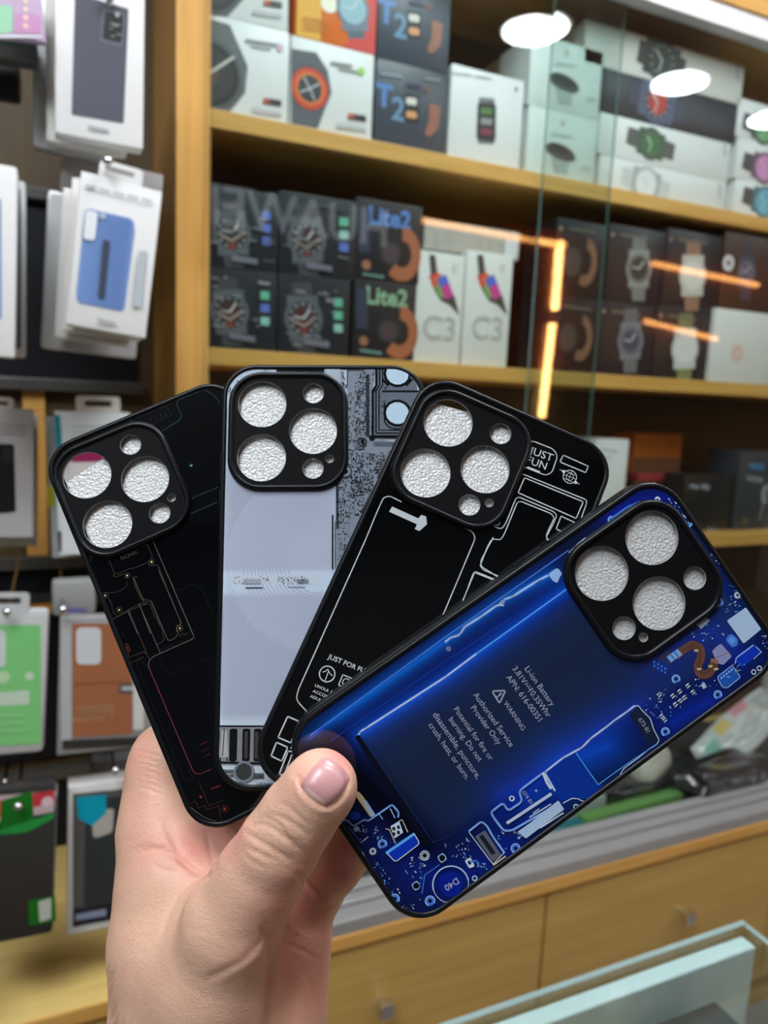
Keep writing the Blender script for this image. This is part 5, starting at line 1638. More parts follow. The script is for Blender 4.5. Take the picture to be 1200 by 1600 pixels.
# ---- second case: black with white outline drawing
I_LN = ink('white_outline', 186, 194, 200)
C7, C8, C6 = (590, 580, 3.2432), (400, 840, 3.1579), (320, 860, 4.2107)
def fun_draw(a):
    W = 0.42
    a.at(*C7)
    z8, z7 = Zm(*C8), Zm(*C7)
    pa = [z7(480, 800), z7(495, 840), z7(470, 890), z7(415, 1038), z8(1080, 0), z8(915, 400), z8(700, 900), z8(640, 1050), z8(560, 1000), z8(255, 870), z8(205, 800), z8(200, 762), z8(545, 0), z7(0, 705), z7(34, 640), z7(62, 634), z7(96, 652)]
    a.zz = lambda x, y: (x, y)
    a.line([z7(430, 790), z7(480, 812), z7(495, 846), z7(415, 1038), z8(915, 400), z8(700, 930), z8(610, 1010)], W, I_LN, r=2.2)
    a.line([z8(610, 1010), z8(560, 1000), z8(262, 872), z8(198, 800), z8(208, 752), z8(545, 0), z7(0, 705), z7(30, 640), z7(62, 632), z7(120, 662)], W, I_LN, r=3.0)
    a.at(*C7)
    a.fill([(74, 686), (206, 746), (222, 728), (246, 736), (250, 776), (212, 810), (188, 800), (200, 776), (58, 712)], I_LN)
    a.line([(752, 368), (765, 354), (792, 356), (890, 394), (912, 430), (884, 512), (852, 528), (735, 482)], W, I_LN, r=1.8)
    a.word('JUST', (772, 398), (888, 440), I_LN, 0.0, cap=3.0)
    a.word('FUN', (758, 446), (856, 482), I_LN, 0.0, cap=3.0)
    a.line([(760, 488), (820, 512)], 0.9, I_LN)
    a.line([(940, 425), (1068, 482), (1054, 514), (924, 460)], W, I_LN, True, 0.5)
    a.circ((974, 535), 2.6, 0.28, I_LN)
    a.circ((974, 535), 1.4, 0.16, I_LN)
    for t in (-0.45, 0.0, 0.45):
        a.line([(974 - 30 * math.cos(t * 1.2), 535 + 46 * t - 12), (974 + 30 * math.cos(t * 1.2), 535 + 46 * t + 12)], 0.16, I_LN)
    a.line([(986, 504), (962, 566)], 0.16, I_LN)
    a.line([(922, 498), (942, 508)], 0.2, I_LN)
    a.line([(1000, 562), (1022, 572)], 0.2, I_LN)
    a.dot((942, 508), 0.6, I_LN)
    a.dot((1004, 564), 0.6, I_LN)
    a.line([(722, 516), (1058, 652), (1058, 672), (1020, 778)], W, I_LN, r=1.0)
    a.line([(744, 540), (1042, 662), (1006, 746), (712, 616)], W, I_LN, True, 0.4)
    a.line([(580, 770), (596, 790), (628, 800), (650, 770), (700, 645), (716, 638), (892, 712), (908, 730), (892, 770), (856, 836), (862, 852), (892, 866)], W, I_LN, r=1.4)
    a.line([(520, 985), (560, 880), (582, 848), (622, 856), (640, 830), (708, 664), (726, 660), (880, 722), (896, 744), (868, 800), (852, 838), (866, 866)], W, I_LN, r=1.4)
    a.line([(520, 985), (534, 1006), (610, 1038)], W, I_LN, r=1.2)
    a.line([(930, 734), (1004, 770), (976, 830), (904, 800)], W, I_LN, True, 0.3)
    a.circ((604, 766), 1.1, 0.32, I_LN)
    a.line([(460, 1090), (486, 1022), (498, 1016), (620, 1066)], W, I_LN, r=0.8)
    a.at(*C8)
    a.line([(1170, 0), (1108, 116), (1110, 142), (1196, 196)], W, I_LN, r=1.0)
    a.line([(1010, 336), (1078, 172), (1200, 220)], W, I_LN, r=0.6)
    a.at(*C6)
    a.word_at('JUST FOR FUN', (812, 694), (1070, 800), 1.75, I_LN, 0.012)
    a.circ((805, 813), 2.75, 0.42, I_LN)
    a.line([(792, 856), (812, 800)], 0.3, I_LN)
    a.line([(776, 800), (792, 796), (810, 782), (822, 808), (838, 824)], 0.3, I_LN)
    a.line([(908, 818), (1004, 856), (974, 926), (880, 886)], 0.4, I_LN, True, 0.2)
    a.circ((930, 868), 1.25, 0.32, I_LN, arc=(0.2, 4.6))
    a.circ((965, 884), 1.25, 0.32, I_LN, arc=(0.2, 4.6))
    a.line([(950, 878), (972, 888)], 0.3, I_LN)
    a.word_at('UNOLR 18', (726, 886), (860, 944), 1.05, I_LN, 0.005, sx=1.05)
    a.word_at('ACCOMP', (712, 922), (838, 976), 1.05, I_LN, 0.005, sx=1.1)
    a.word_at('ADULT S', (694, 956), (794, 998), 1.05, I_LN, 0.005, sx=1.1)
    a.line([(545, 1092), (628, 1128), (566, 1266), (482, 1230)], 0.5, I_LN, True, 0.5)
    a.line([(472, 1262), (546, 1296), (506, 1386), (436, 1352)], 0.5, I_LN, True, 0.5)
    a.line([(640, 1190), (610, 1262), (566, 1300)], 0.45, I_LN)
    a.line([(600, 1325), (548, 1320), (490, 1470), (560, 1500)], 0.5, I_LN, r=0.5)
    a.line([(610, 1350), (572, 1344), (526, 1470), (560, 1484)], 0.4, I_LN, r=0.4)

# ---- third case: pale print of coil and circuit board
J_K, J_D, J_M, J_L, J_P = ink('board_black', 14, 17, 22), ink('board_dark', 52, 58, 66), ink('board_mid', 112, 120, 132), ink('board_light', 186, 196, 210), ink('disc_pale', 176, 200, 218)
D5, D6, E4_ = (320, 560, 3.5294), (320, 860, 4.2107), (130, 890, 4.0)
WU = lambda p: np.array(case_uv('white', *p)) * 1000
def white_colour(x, y):
    base = np.tile(np.array([0.34, 0.38, 0.49]), (len(x), 1))
    c, r = WU((503, 870)), np.linalg.norm(WU((503, 870)) - WU((356, 872)))
    ins = np.hypot(x - c[0], y - c[1]) < r
    base[ins] *= 1.09
    y1, y2 = WU((420, 892))[1], WU((420, 928))[1]
    band = 1 / (1 + np.exp(-(y1 - y) * 3)) / (1 + np.exp(-(y - y2) * 3))
    base = base + band[:, None] * np.array([0.10, 0.16, 0.16])
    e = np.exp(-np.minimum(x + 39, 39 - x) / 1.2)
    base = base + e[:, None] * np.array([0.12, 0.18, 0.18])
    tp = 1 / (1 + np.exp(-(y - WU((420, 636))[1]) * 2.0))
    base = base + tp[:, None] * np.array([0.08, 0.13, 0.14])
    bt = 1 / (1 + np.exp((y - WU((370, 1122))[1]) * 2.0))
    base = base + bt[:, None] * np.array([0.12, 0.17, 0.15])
    return base
def white_draw(a):
    rn = random.Random(21)
    a.zz = lambda x, y: (x, y)
    c = (503, 872)
    r0 = np.linalg.norm(WU(c) - WU((356, 872)))
    a.circ(c, r0, 0.22, ink('coil_edge', 172, 180, 200), n=70)
    for k in range(13):
        a.circ(c, r0 * 0.84 - 1.35 * k, 0.42, ink('coil_line', 163, 169, 192), arc=(math.pi * 0.46, math.pi * 1.5), n=50)
    # caption band specks
    a.at(*D6)
    a.fill([(150, 165), (420, 165), (420, 226), (150, 226)], ink('caption_band', 184, 196, 208))
    a.fill([(434, 160), (752, 160), (752, 224), (434, 224)], ink('caption_band', 184, 196, 208))
    for k in range(34):
        x, y = 185 + rn.random() * 230, 168 + rn.random() * 46
        a.fill([(x, y), (x + 3 + rn.random() * 8, y), (x + 3 + rn.random() * 6, y + 3 + rn.random() * 8), (x, y + 6)], rn.choice([J_D, J_M, J_M]))
    for k in range(70):
        x, y = 474 + rn.random() * 180, 170 + rn.random() * 48
        a.fill([(x, y), (x + 3 + rn.random() * 7, y), (x + 3 + rn.random() * 5, y + 3 + rn.random() * 6), (x, y + 5)], rn.choice([J_D, J_M]))
    for k in range(24):
        x, y = 612 + 9 * (k % 8), 190 + 10 * (k // 8)
        a.fill([(x, y), (x + 6, y), (x + 6, y + 7), (x, y + 7)], J_D)
    a.fill([(252, 190), (370, 190), (370, 220), (252, 220)], ink('caption_grey', 150, 156, 168))
    a.line([(268, 246), (382, 246)], 0.35, J_K)
    a.line([(548, 242), (660, 242)], 0.25, J_M)
    # left margin marks
    a.line([(128, 300), (104, 980)], 0.25, ink('coil_line', 160, 166, 190))
    a.fill([(110, 420), (122, 420), (104, 980), (92, 980)], ink('margin_mauve', 150, 152, 178))
    # circuit board along the far side
    a.at(*D5)
    board = [(716, 690), (778, 640), (778, 60), (950, 60), (950, 180), (1010, 480), (830, 880), (724, 1180)]
    a.fill([(786, 62), (940, 62), (925, 190), (925, 430), (1020, 460), (1180, 460), (1180, 900), (820, 1170), (722, 1170), (722, 690), (786, 630)], ink('board_base', 122, 132, 146))
    def pcb(x0, y0, x1, y1, n, smin, smax):
        base = a.lift()
        for _ in range(n):
            x, y = x0 + rn.random() * (x1 - x0), y0 + rn.random() * (y1 - y0)
            if rn.random() < 0.5:
                w, h = smin + rn.random() * (smax - smin), 1.5 + rn.random() * smin
            else:
                w, h = 1.5 + rn.random() * smin, smin + rn.random() * (smax - smin)
            w, h = min(w, x1 - x), min(h, y1 - y)
            a.fill([(x, y), (x + w, y), (x + w, y + h), (x, y + h)], rn.choice([J_K, J_K, J_K, J_D, J_D, J_M]), h=base + (_ % 12) * 0.0000013)
        a.k += 12
    pcb(824, 72, 888, 510, 330, 5, 20)
    pcb(888, 72, 940, 440, 90, 3, 12)
    pcb(784, 180, 826, 520, 120, 4, 14)
    pcb(782, 520, 1000, 640, 260, 5, 22)
    pcb(800, 640, 930, 760, 220, 5, 20)
    pcb(724, 660, 800, 940, 160, 4, 16)
    pcb(790, 760, 890, 880, 90, 4, 16)
    pcb(728, 950, 800, 1160, 70, 4, 18)
    pcb(748, 70, 786, 180, 34, 4, 14)
    for k in range(46):
        y = 90 + 7.5 * k
        a.fill([(888, y), (908, y), (908, y + 4), (888, y + 4)], J_K)
    for k in range(15):
        a.line([(930 + 8 * k, 462), (938 + 8 * k, 486)], 0.25, J_K)
    for k in range(36):
        a.fill([(724, 690 + 7 * k), (738, 690 + 7 * k), (738, 694 + 7 * k), (724, 694 + 7 * k)], J_K)
    a.line([(786, 150), (786, 66), (880, 66)], 0.3, J_K)
    a.circ((868, 462), 1.6, 0.7, J_D)
    a.dot((868, 462), 0.7, J_K)
    a.dot((775, 625), 2.4, J_M)
    a.circ((775, 625), 2.4, 0.3, J_K)
    a.dot((775, 625), 1.0, J_K)
    # twin lens frame under the next case
    a.fill([(944, 62), (1160, 62), (1200, 120), (1190, 430), (930, 430), (930, 200), (946, 170)], ink('lens_plate', 96, 104, 116))
    for off, w in ((0, 1.0), (18, 0.6), (34, 0.5)):
        a.line([(946 + off, 60), (946 + off, 152), (926 + off, 182), (926 + off, 432 - off), (1100, 432 - off)], w, J_K)
    pcb(980, 70, 1010, 180, 26, 4, 16)
    pcb(960, 190, 1000, 300, 30, 4, 18)
    for y, r in ((88, 62), (304, 62)):
        a.dot((1062, y), 6.2 * r / 62 * 0.78 + 0.9, J_K)
        a.dot((1062, y), 4.6, J_P)
    a.line([(980, 184), (1180, 184)], 0.8, J_K)
    a.line([(980, 120), (1010, 150)], 1.0, J_K)
    a.line([(1140, 120), (1110, 150)], 1.0, J_K)
    a.line([(990, 250), (990, 360), (1030, 390), (1130, 390)], 0.5, J_K, r=2)
    a.dot((920, 440), 1.1, J_K)
    a.line([(704, 866), (704, 1160)], 0.5, J_K)
    a.line([(718, 900), (718, 1160)], 0.25, J_D)
    # top margin
    a.line([(398, 70), (656, 70)], 0.9, J_K)
    a.fill([(660, 62), (748, 62), (748, 150), (700, 120)], ink('board_haze', 160, 172, 186))
    a.dot((332, 60), 0.5, J_K)
    a.dot((348, 60), 0.4, J_K)
    a.circ((125, 172), 1.2, 0.5, J_M)
    for k in range(8):
        a.dot((180 + 5 * rn.random() * 2, 126 + 8 * rn.random()), 0.25, J_D)
    # bottom: speaker grille and pins
    a.at(*D6)
    a.fill([(80, 1158), (420, 1158), (420, 1402), (80, 1402)], ink('grille_grey', 120, 122, 128))
    a.line([(82, 1156), (420, 1156)], 0.6, J_K)
    a.line([(82, 1400), (420, 1400)], 0.7, J_K)
    a.line([(88, 1160), (92, 1400)], 0.7, J_K)
    for x in (165, 250, 325):
        a.fill([(x, 1172), (x + 52, 1172), (x + 46, 1388), (x - 4, 1388)], J_K, 0.9)
    for x in (262, 330):
        a.fill([(x, 1190), (x + 24, 1190), (x + 20, 1370), (x - 2, 1370)], ink('grille_brown', 62, 58, 56), 0.8)
    a.line([(128, 1176), (104, 1384)], 0.4, J_K)
    a.line([(128, 1176), (150, 1384)], 0.4, J_K)
    a.fill([(112, 1180), (146, 1180), (156, 1360), (104, 1360)], ink('pin_pale', 160, 160, 166))
    a.line([(130, 1180), (118, 1350)], 0.35, J_D)
    for k in range(12):
        a.fill([(94 + 11 * k, 1440), (102 + 11 * k, 1440), (102 + 11 * k, 1464), (94 + 11 * k, 1464)], J_D)
    for k in range(9):
        a.fill([(290 + 11 * k, 1462 + 4 * (k % 2)), (298 + 11 * k, 1462), (298 + 11 * k, 1500), (290 + 11 * k, 1500)], J_D)
    for k in range(16):
        x = 96 + rn.random() * 120
        a.fill([(x, 1474), (x + 6, 1474), (x + 6, 1486 + rn.random() * 14), (x, 1486)], J_D)
    a.circ((258, 1455), 3.3, 0.8, J_M)
    a.dot((258, 1455), 2.8, ink('screw_dark', 54, 58, 60))
    a.line([(150, 1530), (460, 1536)], 0.2, J_M)
    a.line([(180, 1550), (460, 1554)], 0.2, J_M)
    for k in range(14):
        x = 300 + rn.random() * 140
        a.fill([(x, 1528), (x + 6, 1528), (x + 6, 1540 + rn.random() * 16), (x, 1540)], J_M)
    a.line([(60, 1180), (64, 1310)], 0.7, J_K)

# ---- rear case: near-black with hair-thin outlines
K_BR, K_GR, K_TL, K_PK, K_FT, K_GD, K_RD = ink('bronze', 80, 70, 60), ink('warm_grey', 110, 104, 98), ink('teal', 44, 84, 98), ink('rose', 138, 56, 76), ink('faint', 30, 34, 40), ink('gold', 206, 180, 130), ink('red', 140, 40, 34)
E3, E4 = (60, 590, 4.0), (130, 890, 4.0)
def dark_draw(a):
    w = 0.22
    a.thin = 0.62
    a.at(*E3)
    a.line([(1000, 88), (884, 134), (864, 152), (868, 180), (896, 240), (880, 268), (780, 330), (738, 348)], 0.25, K_TL, r=1.2)
    a.line([(1040, 78), (1100, 112), (1136, 160)], 0.22, K_TL)
    a.line([(577, 262), (596, 300)], 0.22, K_TL)
    a.line([(922, 770), (1120, 686)], 0.25, K_TL)
    a.line([(905, 872), (1118, 778)], 0.3, K_TL)
    for k in range(4):
        a.line([(700 + 30 * k, 250 - 12 * k), (712 + 30 * k, 276 - 12 * k)], 0.3, K_FT)
    a.line([(620, 250), (800, 178), (830, 236), (650, 320)], 0.25, K_FT, True)
    a.line([(150, 468), (236, 432), (272, 408), (350, 374), (356, 396), (280, 436)], 0.25, K_BR)
    a.line([(386, 392), (470, 352), (462, 320)], 0.22, K_BR)
    for x in (372, 384, 470, 488):
        a.line([(x, 366 - (x - 372) * 0.4), (x + 10, 392 - (x - 372) * 0.4)], 0.25, K_BR)
    a.dot((240, 445), 0.45, K_GD)
    a.line([(78, 612), (104, 678), (122, 680)], 0.25, K_GR)
    a.line([(320, 1090), (330, 1140), (312, 1150), (314, 1195), (326, 1204), (384, 1350), (400, 1356)], w, K_BR, r=0.4)
    a.line([(432, 1120), (474, 1222), (492, 1228), (576, 1190), (584, 1196), (702, 1148), (712, 1116), (676, 1030)], w, K_BR, r=0.6)
    a.line([(640, 1060), (690, 1040)], w, K_BR)
    a.line([(474, 1226), (470, 1240), (490, 1246), (530, 1226)], w, K_BR)
    a.word('BIONIC', (514, 1130), (624, 1086), K_BR, 0.0)
    for x, y in ((508, 1102), (548, 1086), (566, 1080), (590, 1068)):
        a.line([(x, y), (x + 10, y - 4)], 0.3, K_BR)
    a.line([(714, 1014), (964, 1600)], 0.3, K_GR)
    a.line([(690, 1160), (690, 1180), (742, 1170), (752, 1180), (890, 1530), (862, 1556), (870, 1600)], w, K_BR, r=0.5)
    a.line([(620, 1246), (596, 1244), (602, 1300), (640, 1380), (700, 1392), (780, 1590)], w, K_BR, r=0.5)
    a.line([(552, 1270), (556, 1300), (530, 1324), (470, 1346), (430, 1344)], w, K_BR, r=0.8)
    a.line([(440, 1380), (456, 1410), (470, 1470), (490, 1484)], w, K_BR, r=0.5)
    a.line([(450, 1530), (460, 1512), (560, 1462), (680, 1408)], w, K_BR)
    a.line([(560, 1462), (620, 1600)], 0.25, K_GR)
    a.line([(632, 1416), (700, 1600)], 0.25, K_GR)
    a.line([(590, 1250), (658, 1400)], 0.25, K_GR)
    for p in ((708, 1152), (555, 1238), (418, 1362), (505, 1452), (885, 1567)):
        a.circ(p, 1.05, 0.16, K_BR)
        a.dot(p, 0.36, K_GD)
    a.dot((955, 550), 0.4, ink('teal_bright', 120, 170, 190))
    a.circ((955, 550), 0.7, 0.25, ink('teal_dim', 20, 56, 70))
    a.at(*E4)
    a.line([(470, 0), (612, 330), (612, 344), (584, 356), (582, 380), (598, 400), (560, 440), (530, 442), (426, 196)], w, K_GR, r=0.6)
    a.circ((605, 367), 1.05, 0.16, K_BR)
    a.dot((605, 367), 0.36, K_GD)
    a.line([(514, 0), (692, 416), (688, 432), (480, 524), (430, 548), (408, 580), (410, 610)], 0.34, K_GR, r=1.6)
    a.line([(410, 610), (684, 1254), (700, 1274), (730, 1278), (800, 1248)], 0.34, K_PK, r=2.0)
    a.line([(390, 198), (376, 190), (318, 52)], w, K_BR)
    a.line([(284, 250), (412, 560)], 0.28, K_BR)
    a.line([(350, 216), (484, 524)], 0.28, K_GR)
    a.line([(174, 330), (180, 312), (284, 250), (348, 216), (420, 194)], w, K_BR)
    a.line([(360, 226), (420, 212), (432, 250), (444, 292), (464, 310), (474, 350), (490, 360), (500, 400), (508, 440), (462, 470)], w, K_BR, r=0.6)
    a.line([(480, 505), (560, 472), (640, 440)], w, K_FT)
    a.line([(600, 420), (622, 396), (640, 412), (654, 396)], 0.25, K_BR, r=0.5)
    for k in range(6):
        a.line([(262 + 8 * (k % 3), 462 + 22 * (k // 3)), (280 + 8 * (k % 3), 500 + 14 * (k // 3))], 0.3, ink('rust', 84, 44, 30))
    for k in range(6):
        x, y = 230 + rn_small(k) * 40, 372 + 26 * k
        a.line([(x, y), (x + 12, y + 16)], 0.25, K_FT)
    a.line([(280, 520), (290, 548), (384, 512), (392, 530)], 0.25, K_BR)
    a.line([(572, 1300), (282, 606), (290, 586), (376, 546)], 0.24, K_BR, r=0.8)
    a.line([(330, 590), (338, 572), (364, 562), (380, 600), (400, 604)], w, K_FT)
    a.line([(330, 590), (634, 1320), (684, 1302), (660, 1250)], 0.2, K_FT)
    a.line([(590, 132), (690, 96), (728, 108), (752, 140), (812, 286)], 0.22, K_FT, r=2.0)
    a.line([(478, 560), (524, 640), (560, 652), (800, 546)], 0.2, K_FT, r=2.0)
    for y0, m in ((1082, K_PK), (1122, K_FT), (1156, K_FT)):
        a.line([(728 + (y0 - 1082) * 0.4, y0 + 14), (776 + (y0 - 1082) * 0.2, y0 - 6)], 0.8, ink('plum', 56, 22, 40))
    a.dot((735, 1420), 0.45, K_RD)
    a.dot((885, 1496), 0.5, K_RD)
    a.circ((885, 1496), 1.2, 0.18, ink('rust', 84, 44, 30))
    a.line([(802, 1370), (856, 1350)], 0.7, ink('dim_red', 110, 26, 36))
    a.line([(724, 1330), (786, 1476), (880, 1440)], 0.24, ink('rust', 84, 44, 30))
    a.line([(640, 1480), (700, 1444), (720, 1490), (760, 1472), (774, 1504), (846, 1474), (862, 1560)], 0.24, ink('rust', 84, 44, 30))
    a.line([(606, 1384), (624, 1392), (660, 1478), (760, 1552), (830, 1572)], 0.24, K_GR, r=2.0)
def rn_small(k):
    return ((k * 37) % 11) / 11.0
make_case('dark', 'near-black phone case with hair-thin bronze outlines, rearmost of the fan', solid((0.0016, 0.0022, 0.0034)), dark_draw, -1.8,
          foam_cut=[(-37, 65.0), (-18, 68.6), (-14, 76), (37, 77), (37, -40), (-37, -40)])
make_case('white', 'pale lilac phone case printed with a coil and circuit board', white_colour, white_draw, 0.0, nx=60, ny=120)
make_case('fun', 'black phone case with white outline drawing and lettering', solid((0.0018, 0.0020, 0.0026)), fun_draw, -0.4,
          foam_cut=[(-37, 69.2), (-16, 72.6), (-12, 77), (37, 77), (37, -40), (-37, -40)])
make_case('blue', 'glowing blue circuit board phone case under the thumb', blue_colour, blue_draw, 2.4, nx=110, ny=220)

# ------------------------------------------------------------------ the hand holding the fan
def px3(px, py, z):
    return np.array([(px - 600) / F_PX * z, (py - 800) / F_PX * z, z])
HV = 0.0008                                               # grid step of the hand surface
lo, hi = np.array([-0.118, 0.070, 0.214]), np.array([0.012, 0.262, 0.335])
nxyz = np.ceil((hi - lo) / HV).astype(int)
FLD = np.full(tuple(nxyz), 0.05, np.float32)
AX = [lo[i] + HV * np.arange(nxyz[i]) for i in range(3)]
def blend(a, b, ra, rb, k, sq=1.0):
    """smoothly adds a tapered limb from a to b; sq flattens it along the view axis"""
    pad = max(ra, rb) * max(1.0, sq) + k + 0.004
    i0 = np.maximum(0, np.floor((np.minimum(a, b) - pad - lo) / HV).astype(int))
    i1 = np.minimum(nxyz, np.ceil((np.maximum(a, b) + pad - lo) / HV).astype(int))
    if np.any(i1 <= i0):
        return
    s = tuple(slice(i0[i], i1[i]) for i in range(3))
    x = (AX[0][s[0]] - a[0]).astype(np.float32)[:, None, None]
    y = (AX[1][s[1]] - a[1]).astype(np.float32)[None, :, None]
    z = (AX[2][s[2]] - a[2]).astype(np.float32)[None, None, :]
    d = (b - a).astype(np.float32)
    t = np.clip((x * d[0] + y * d[1] + z * d[2]) / float(d @ d + 1e-12), 0, 1)
    dist = np.sqrt((x - t * d[0]) ** 2 + (y - t * d[1]) ** 2 + ((z - t * d[2]) / sq) ** 2) - (ra + (rb - ra) * t)
    f = FLD[s]
    h = np.maximum(k - np.abs(f - dist), 0) / k
    FLD[s] = np.minimum(f, dist) - h * h * k * 0.25
def limb(pts, k, sq=1.0):
    """pts: (px, py, depth, radius in px)"""
    q = [(px3(x, y, z), r * z / F_PX) for x, y, z, r in pts]
    for (a, ra), (b, rb) in zip(q[:-1], q[1:]):
        blend(a, b, ra, rb, k, sq)
# wrist and back of the hand
limb([(272, 1800, 0.274, 88), (268, 1600, 0.276, 84), (272, 1470, 0.281, 88), (276, 1370, 0.288, 82)], 0.012)
limb([(400, 1800, 0.270, 92), (400, 1600, 0.272, 92), (398, 1500, 0.280, 84), (400, 1430, 0.289, 70)], 0.014)
limb([(330, 1800, 0.266, 84), (325, 1620, 0.264, 84), (300, 1520, 0.270, 76)], 0.014)
# palm
limb([(300, 1370, 0.300, 62), (420, 1400, 0.303, 66)], 0.014)
limb([(420, 1560, 0.283, 76), (446, 1460, 0.286, 56), (462, 1408, 0.290, 46)], 0.012)
# index finger along the edge of the rearmost case
limb([(274, 1360, 0.292, 86), (260, 1290, 0.297, 68), (256, 1225, 0.3015, 52), (260, 1186, 0.304, 48), (300, 1152, 0.311, 44), (400, 1130, 0.313, 42), (480, 1110, 0.312, 36), (505, 1104, 0.311, 32)], 0.008)
# middle, ring and little fingers behind the stack
limb([(350, 1360, 0.306, 56), (420, 1270, 0.309, 46), (500, 1215, 0.300, 42), (560, 1185, 0.294, 38), (585, 1178, 0.290, 32)], 0.006)
limb([(410, 1390, 0.303, 52), (480, 1330, 0.298, 44), (550, 1275, 0.286, 40), (610, 1240, 0.281, 34)], 0.006)
limb([(452, 1420, 0.292, 50), (488, 1385, 0.287, 46), (520, 1348, 0.281, 42), (566, 1300, 0.276, 40), (612, 1268, 0.272, 34)], 0.006)
# thumb: metacarpal, proximal and end joints
limb([(330, 1640, 0.262, 78), (336, 1540, 0.256, 80), (364, 1442, 0.249, 74)], 0.012)
limb([(364, 1442, 0.249, 72), (402, 1374, 0.2455, 62), (436, 1320, 0.2415, 61)], 0.007)
limb([(436, 1320, 0.2415, 60), (466, 1276, 0.2395, 57), (497, 1234, 0.2375, 54.5), (503, 1226, 0.2375, 52)], 0.004)
# web between thumb and index
limb([(330, 1430, 0.268, 44), (300, 1400, 0.282, 50)], 0.012)
limb([(352, 1400, 0.272, 20), (330, 1372, 0.286, 26)], 0.014)

def surface_nets(F, o, h):
    s = F < 0
    c = np.zeros(np.array(F.shape) - 1, np.uint8)
    n0, n1, n2 = F.shape
    for dx in (0, 1):
        for dy in (0, 1):
            for dz in (0, 1):
                c += s[dx:n0 - 1 + dx, dy:n1 - 1 + dy, dz:n2 - 1 + dz]
    act = np.argwhere((c > 0) & (c < 8))
    idx = np.full(c.shape, -1, np.int64)
    idx[tuple(act.T)] = np.arange(len(act))
    cor = np.array([(a, b, d) for a in (0, 1) for b in (0, 1) for d in (0, 1)])
    val = np.stack([F[act[:, 0] + q[0], act[:, 1] + q[1], act[:, 2] + q[2]] for q in cor], 1)
    acc = np.zeros((len(act), 3))
    cnt = np.zeros(len(act))
    for i in range(8):
        for j in range(i + 1, 8):
            if np.abs(cor[i] - cor[j]).sum() != 1:
                continue
            m = (val[:, i] < 0) != (val[:, j] < 0)
            t = val[m, i] / (val[m, i] - val[m, j])
            acc[m] += cor[i] + t[:, None] * (cor[j] - cor[i])
            cnt[m] += 1
    V = o + h * (act + acc / cnt[:, None])
    Q = []
    for ax in range(3):
        b, d = (ax + 1) % 3, (ax + 2) % 3
        sl0 = [slice(1, -1)] * 3
        sl0[ax] = slice(0, -1)
        sl1 = [slice(1, -1)] * 3
        sl1[ax] = slice(1, None)
        a0, a1 = s[tuple(sl0)], s[tuple(sl1)]
        e = np.argwhere(a0 != a1)
        flip = a0[tuple(e.T)]
        off = np.ones(3, int)
        off[ax] = 0
        e = e + off
        def cell(db, dd):
            q = e.copy()
            q[:, b] -= db
            q[:, d] -= dd
            return idx[tuple(q.T)]
        quad = np.stack([cell(1, 1), cell(0, 1), cell(0, 0), cell(1, 0)], 1)
        quad[~flip] = quad[~flip][:, ::-1]
        Q.append(quad)
    return V, np.concatenate(Q)
HVt, HQ = surface_nets(FLD, lo, HV)
def vnormals(V, Q):
    n = np.cross(V[Q[:, 2]] - V[Q[:, 0]], V[Q[:, 3]] - V[Q[:, 1]])
    N = np.zeros_like(V)
    for k in range(4):
        np.add.at(N, Q[:, k], n)
    return N / (np.linalg.norm(N, axis=1)[:, None] + 1e-12)
HN = vnormals(HVt, HQ)
front = HN[:, 2] < 0.05
hpx = np.stack([600 + F_PX * HVt[:, 0] / HVt[:, 2], 800 + F_PX * HVt[:, 1] / HVt[:, 2]], 1)
disp = np.zeros(len(HVt))
def groove(pts, width, depth, zmax=1.0, zmin=0.0):
    """a skin crease: pts in photo pixels on the facing skin, width in px, depth in mm (negative: a ridge)"""
    m = front & (HVt[:, 2] < zmax) & (HVt[:, 2] > zmin)
    p = round_path(pts, 12, False)
    b0, b1 = np.min(p, 0) - 4 * width, np.max(p, 0) + 4 * width
    m &= np.all((hpx > b0) & (hpx < b1), axis=1)
    i = np.where(m)[0]
    if not len(i):
        return
    d = seg_dist(hpx[i, 0], hpx[i, 1], p)
    e = np.minimum(np.hypot(*(hpx[i] - p[0]).T), np.hypot(*(hpx[i] - p[-1]).T))
    disp[i] -= depth * 0.001 * np.exp(-(d / width) ** 2) * np.clip(0.35 + e / 22.0, 0, 1)
H6 = Zm(150, 1130, 2.7907)
def g6(pts, w, d, zmax=1.0, zmin=0.0):
    groove([H6(*p) for p in pts], w, d, zmax, zmin)
# knuckle of the thumb
for pts, w, d in (([(690, 445), (730, 440), (790, 470), (840, 520), (905, 560)], 4, 0.45), ([(715, 410), (770, 425), (810, 455), (830, 500), (880, 520)], 3.5, 0.4),
                  ([(660, 480), (720, 520), (790, 560), (850, 600)], 4, 0.35), ([(655, 540), (720, 575), (780, 600)], 3.5, 0.3), ([(740, 400), (800, 405), (880, 450), (925, 490)], 3, 0.3),
                  ([(780, 470), (800, 500), (790, 540)], 3, 0.25), ([(850, 380), (890, 420), (940, 440)], 3, 0.22), ([(800, 350), (850, 370), (900, 420)], 3, 0.2),
                  ([(650, 580), (700, 620), (760, 640)], 3, 0.2)):
    g6(pts, w, d * 1.5, 0.262)
# nail fold
g6([(884, 235), (890, 280), (925, 330), (985, 366), (1030, 362), (1070, 330), (1100, 280), (1100, 245), (1080, 195)], 3.6, 0.55, 0.26)
g6([(872, 250), (885, 310), (925, 352), (985, 385), (1040, 380)], 5, -0.35, 0.26)
g6([(925, 170), (990, 165), (1050, 195), (1095, 240)], 3.5, 0.3, 0.26)
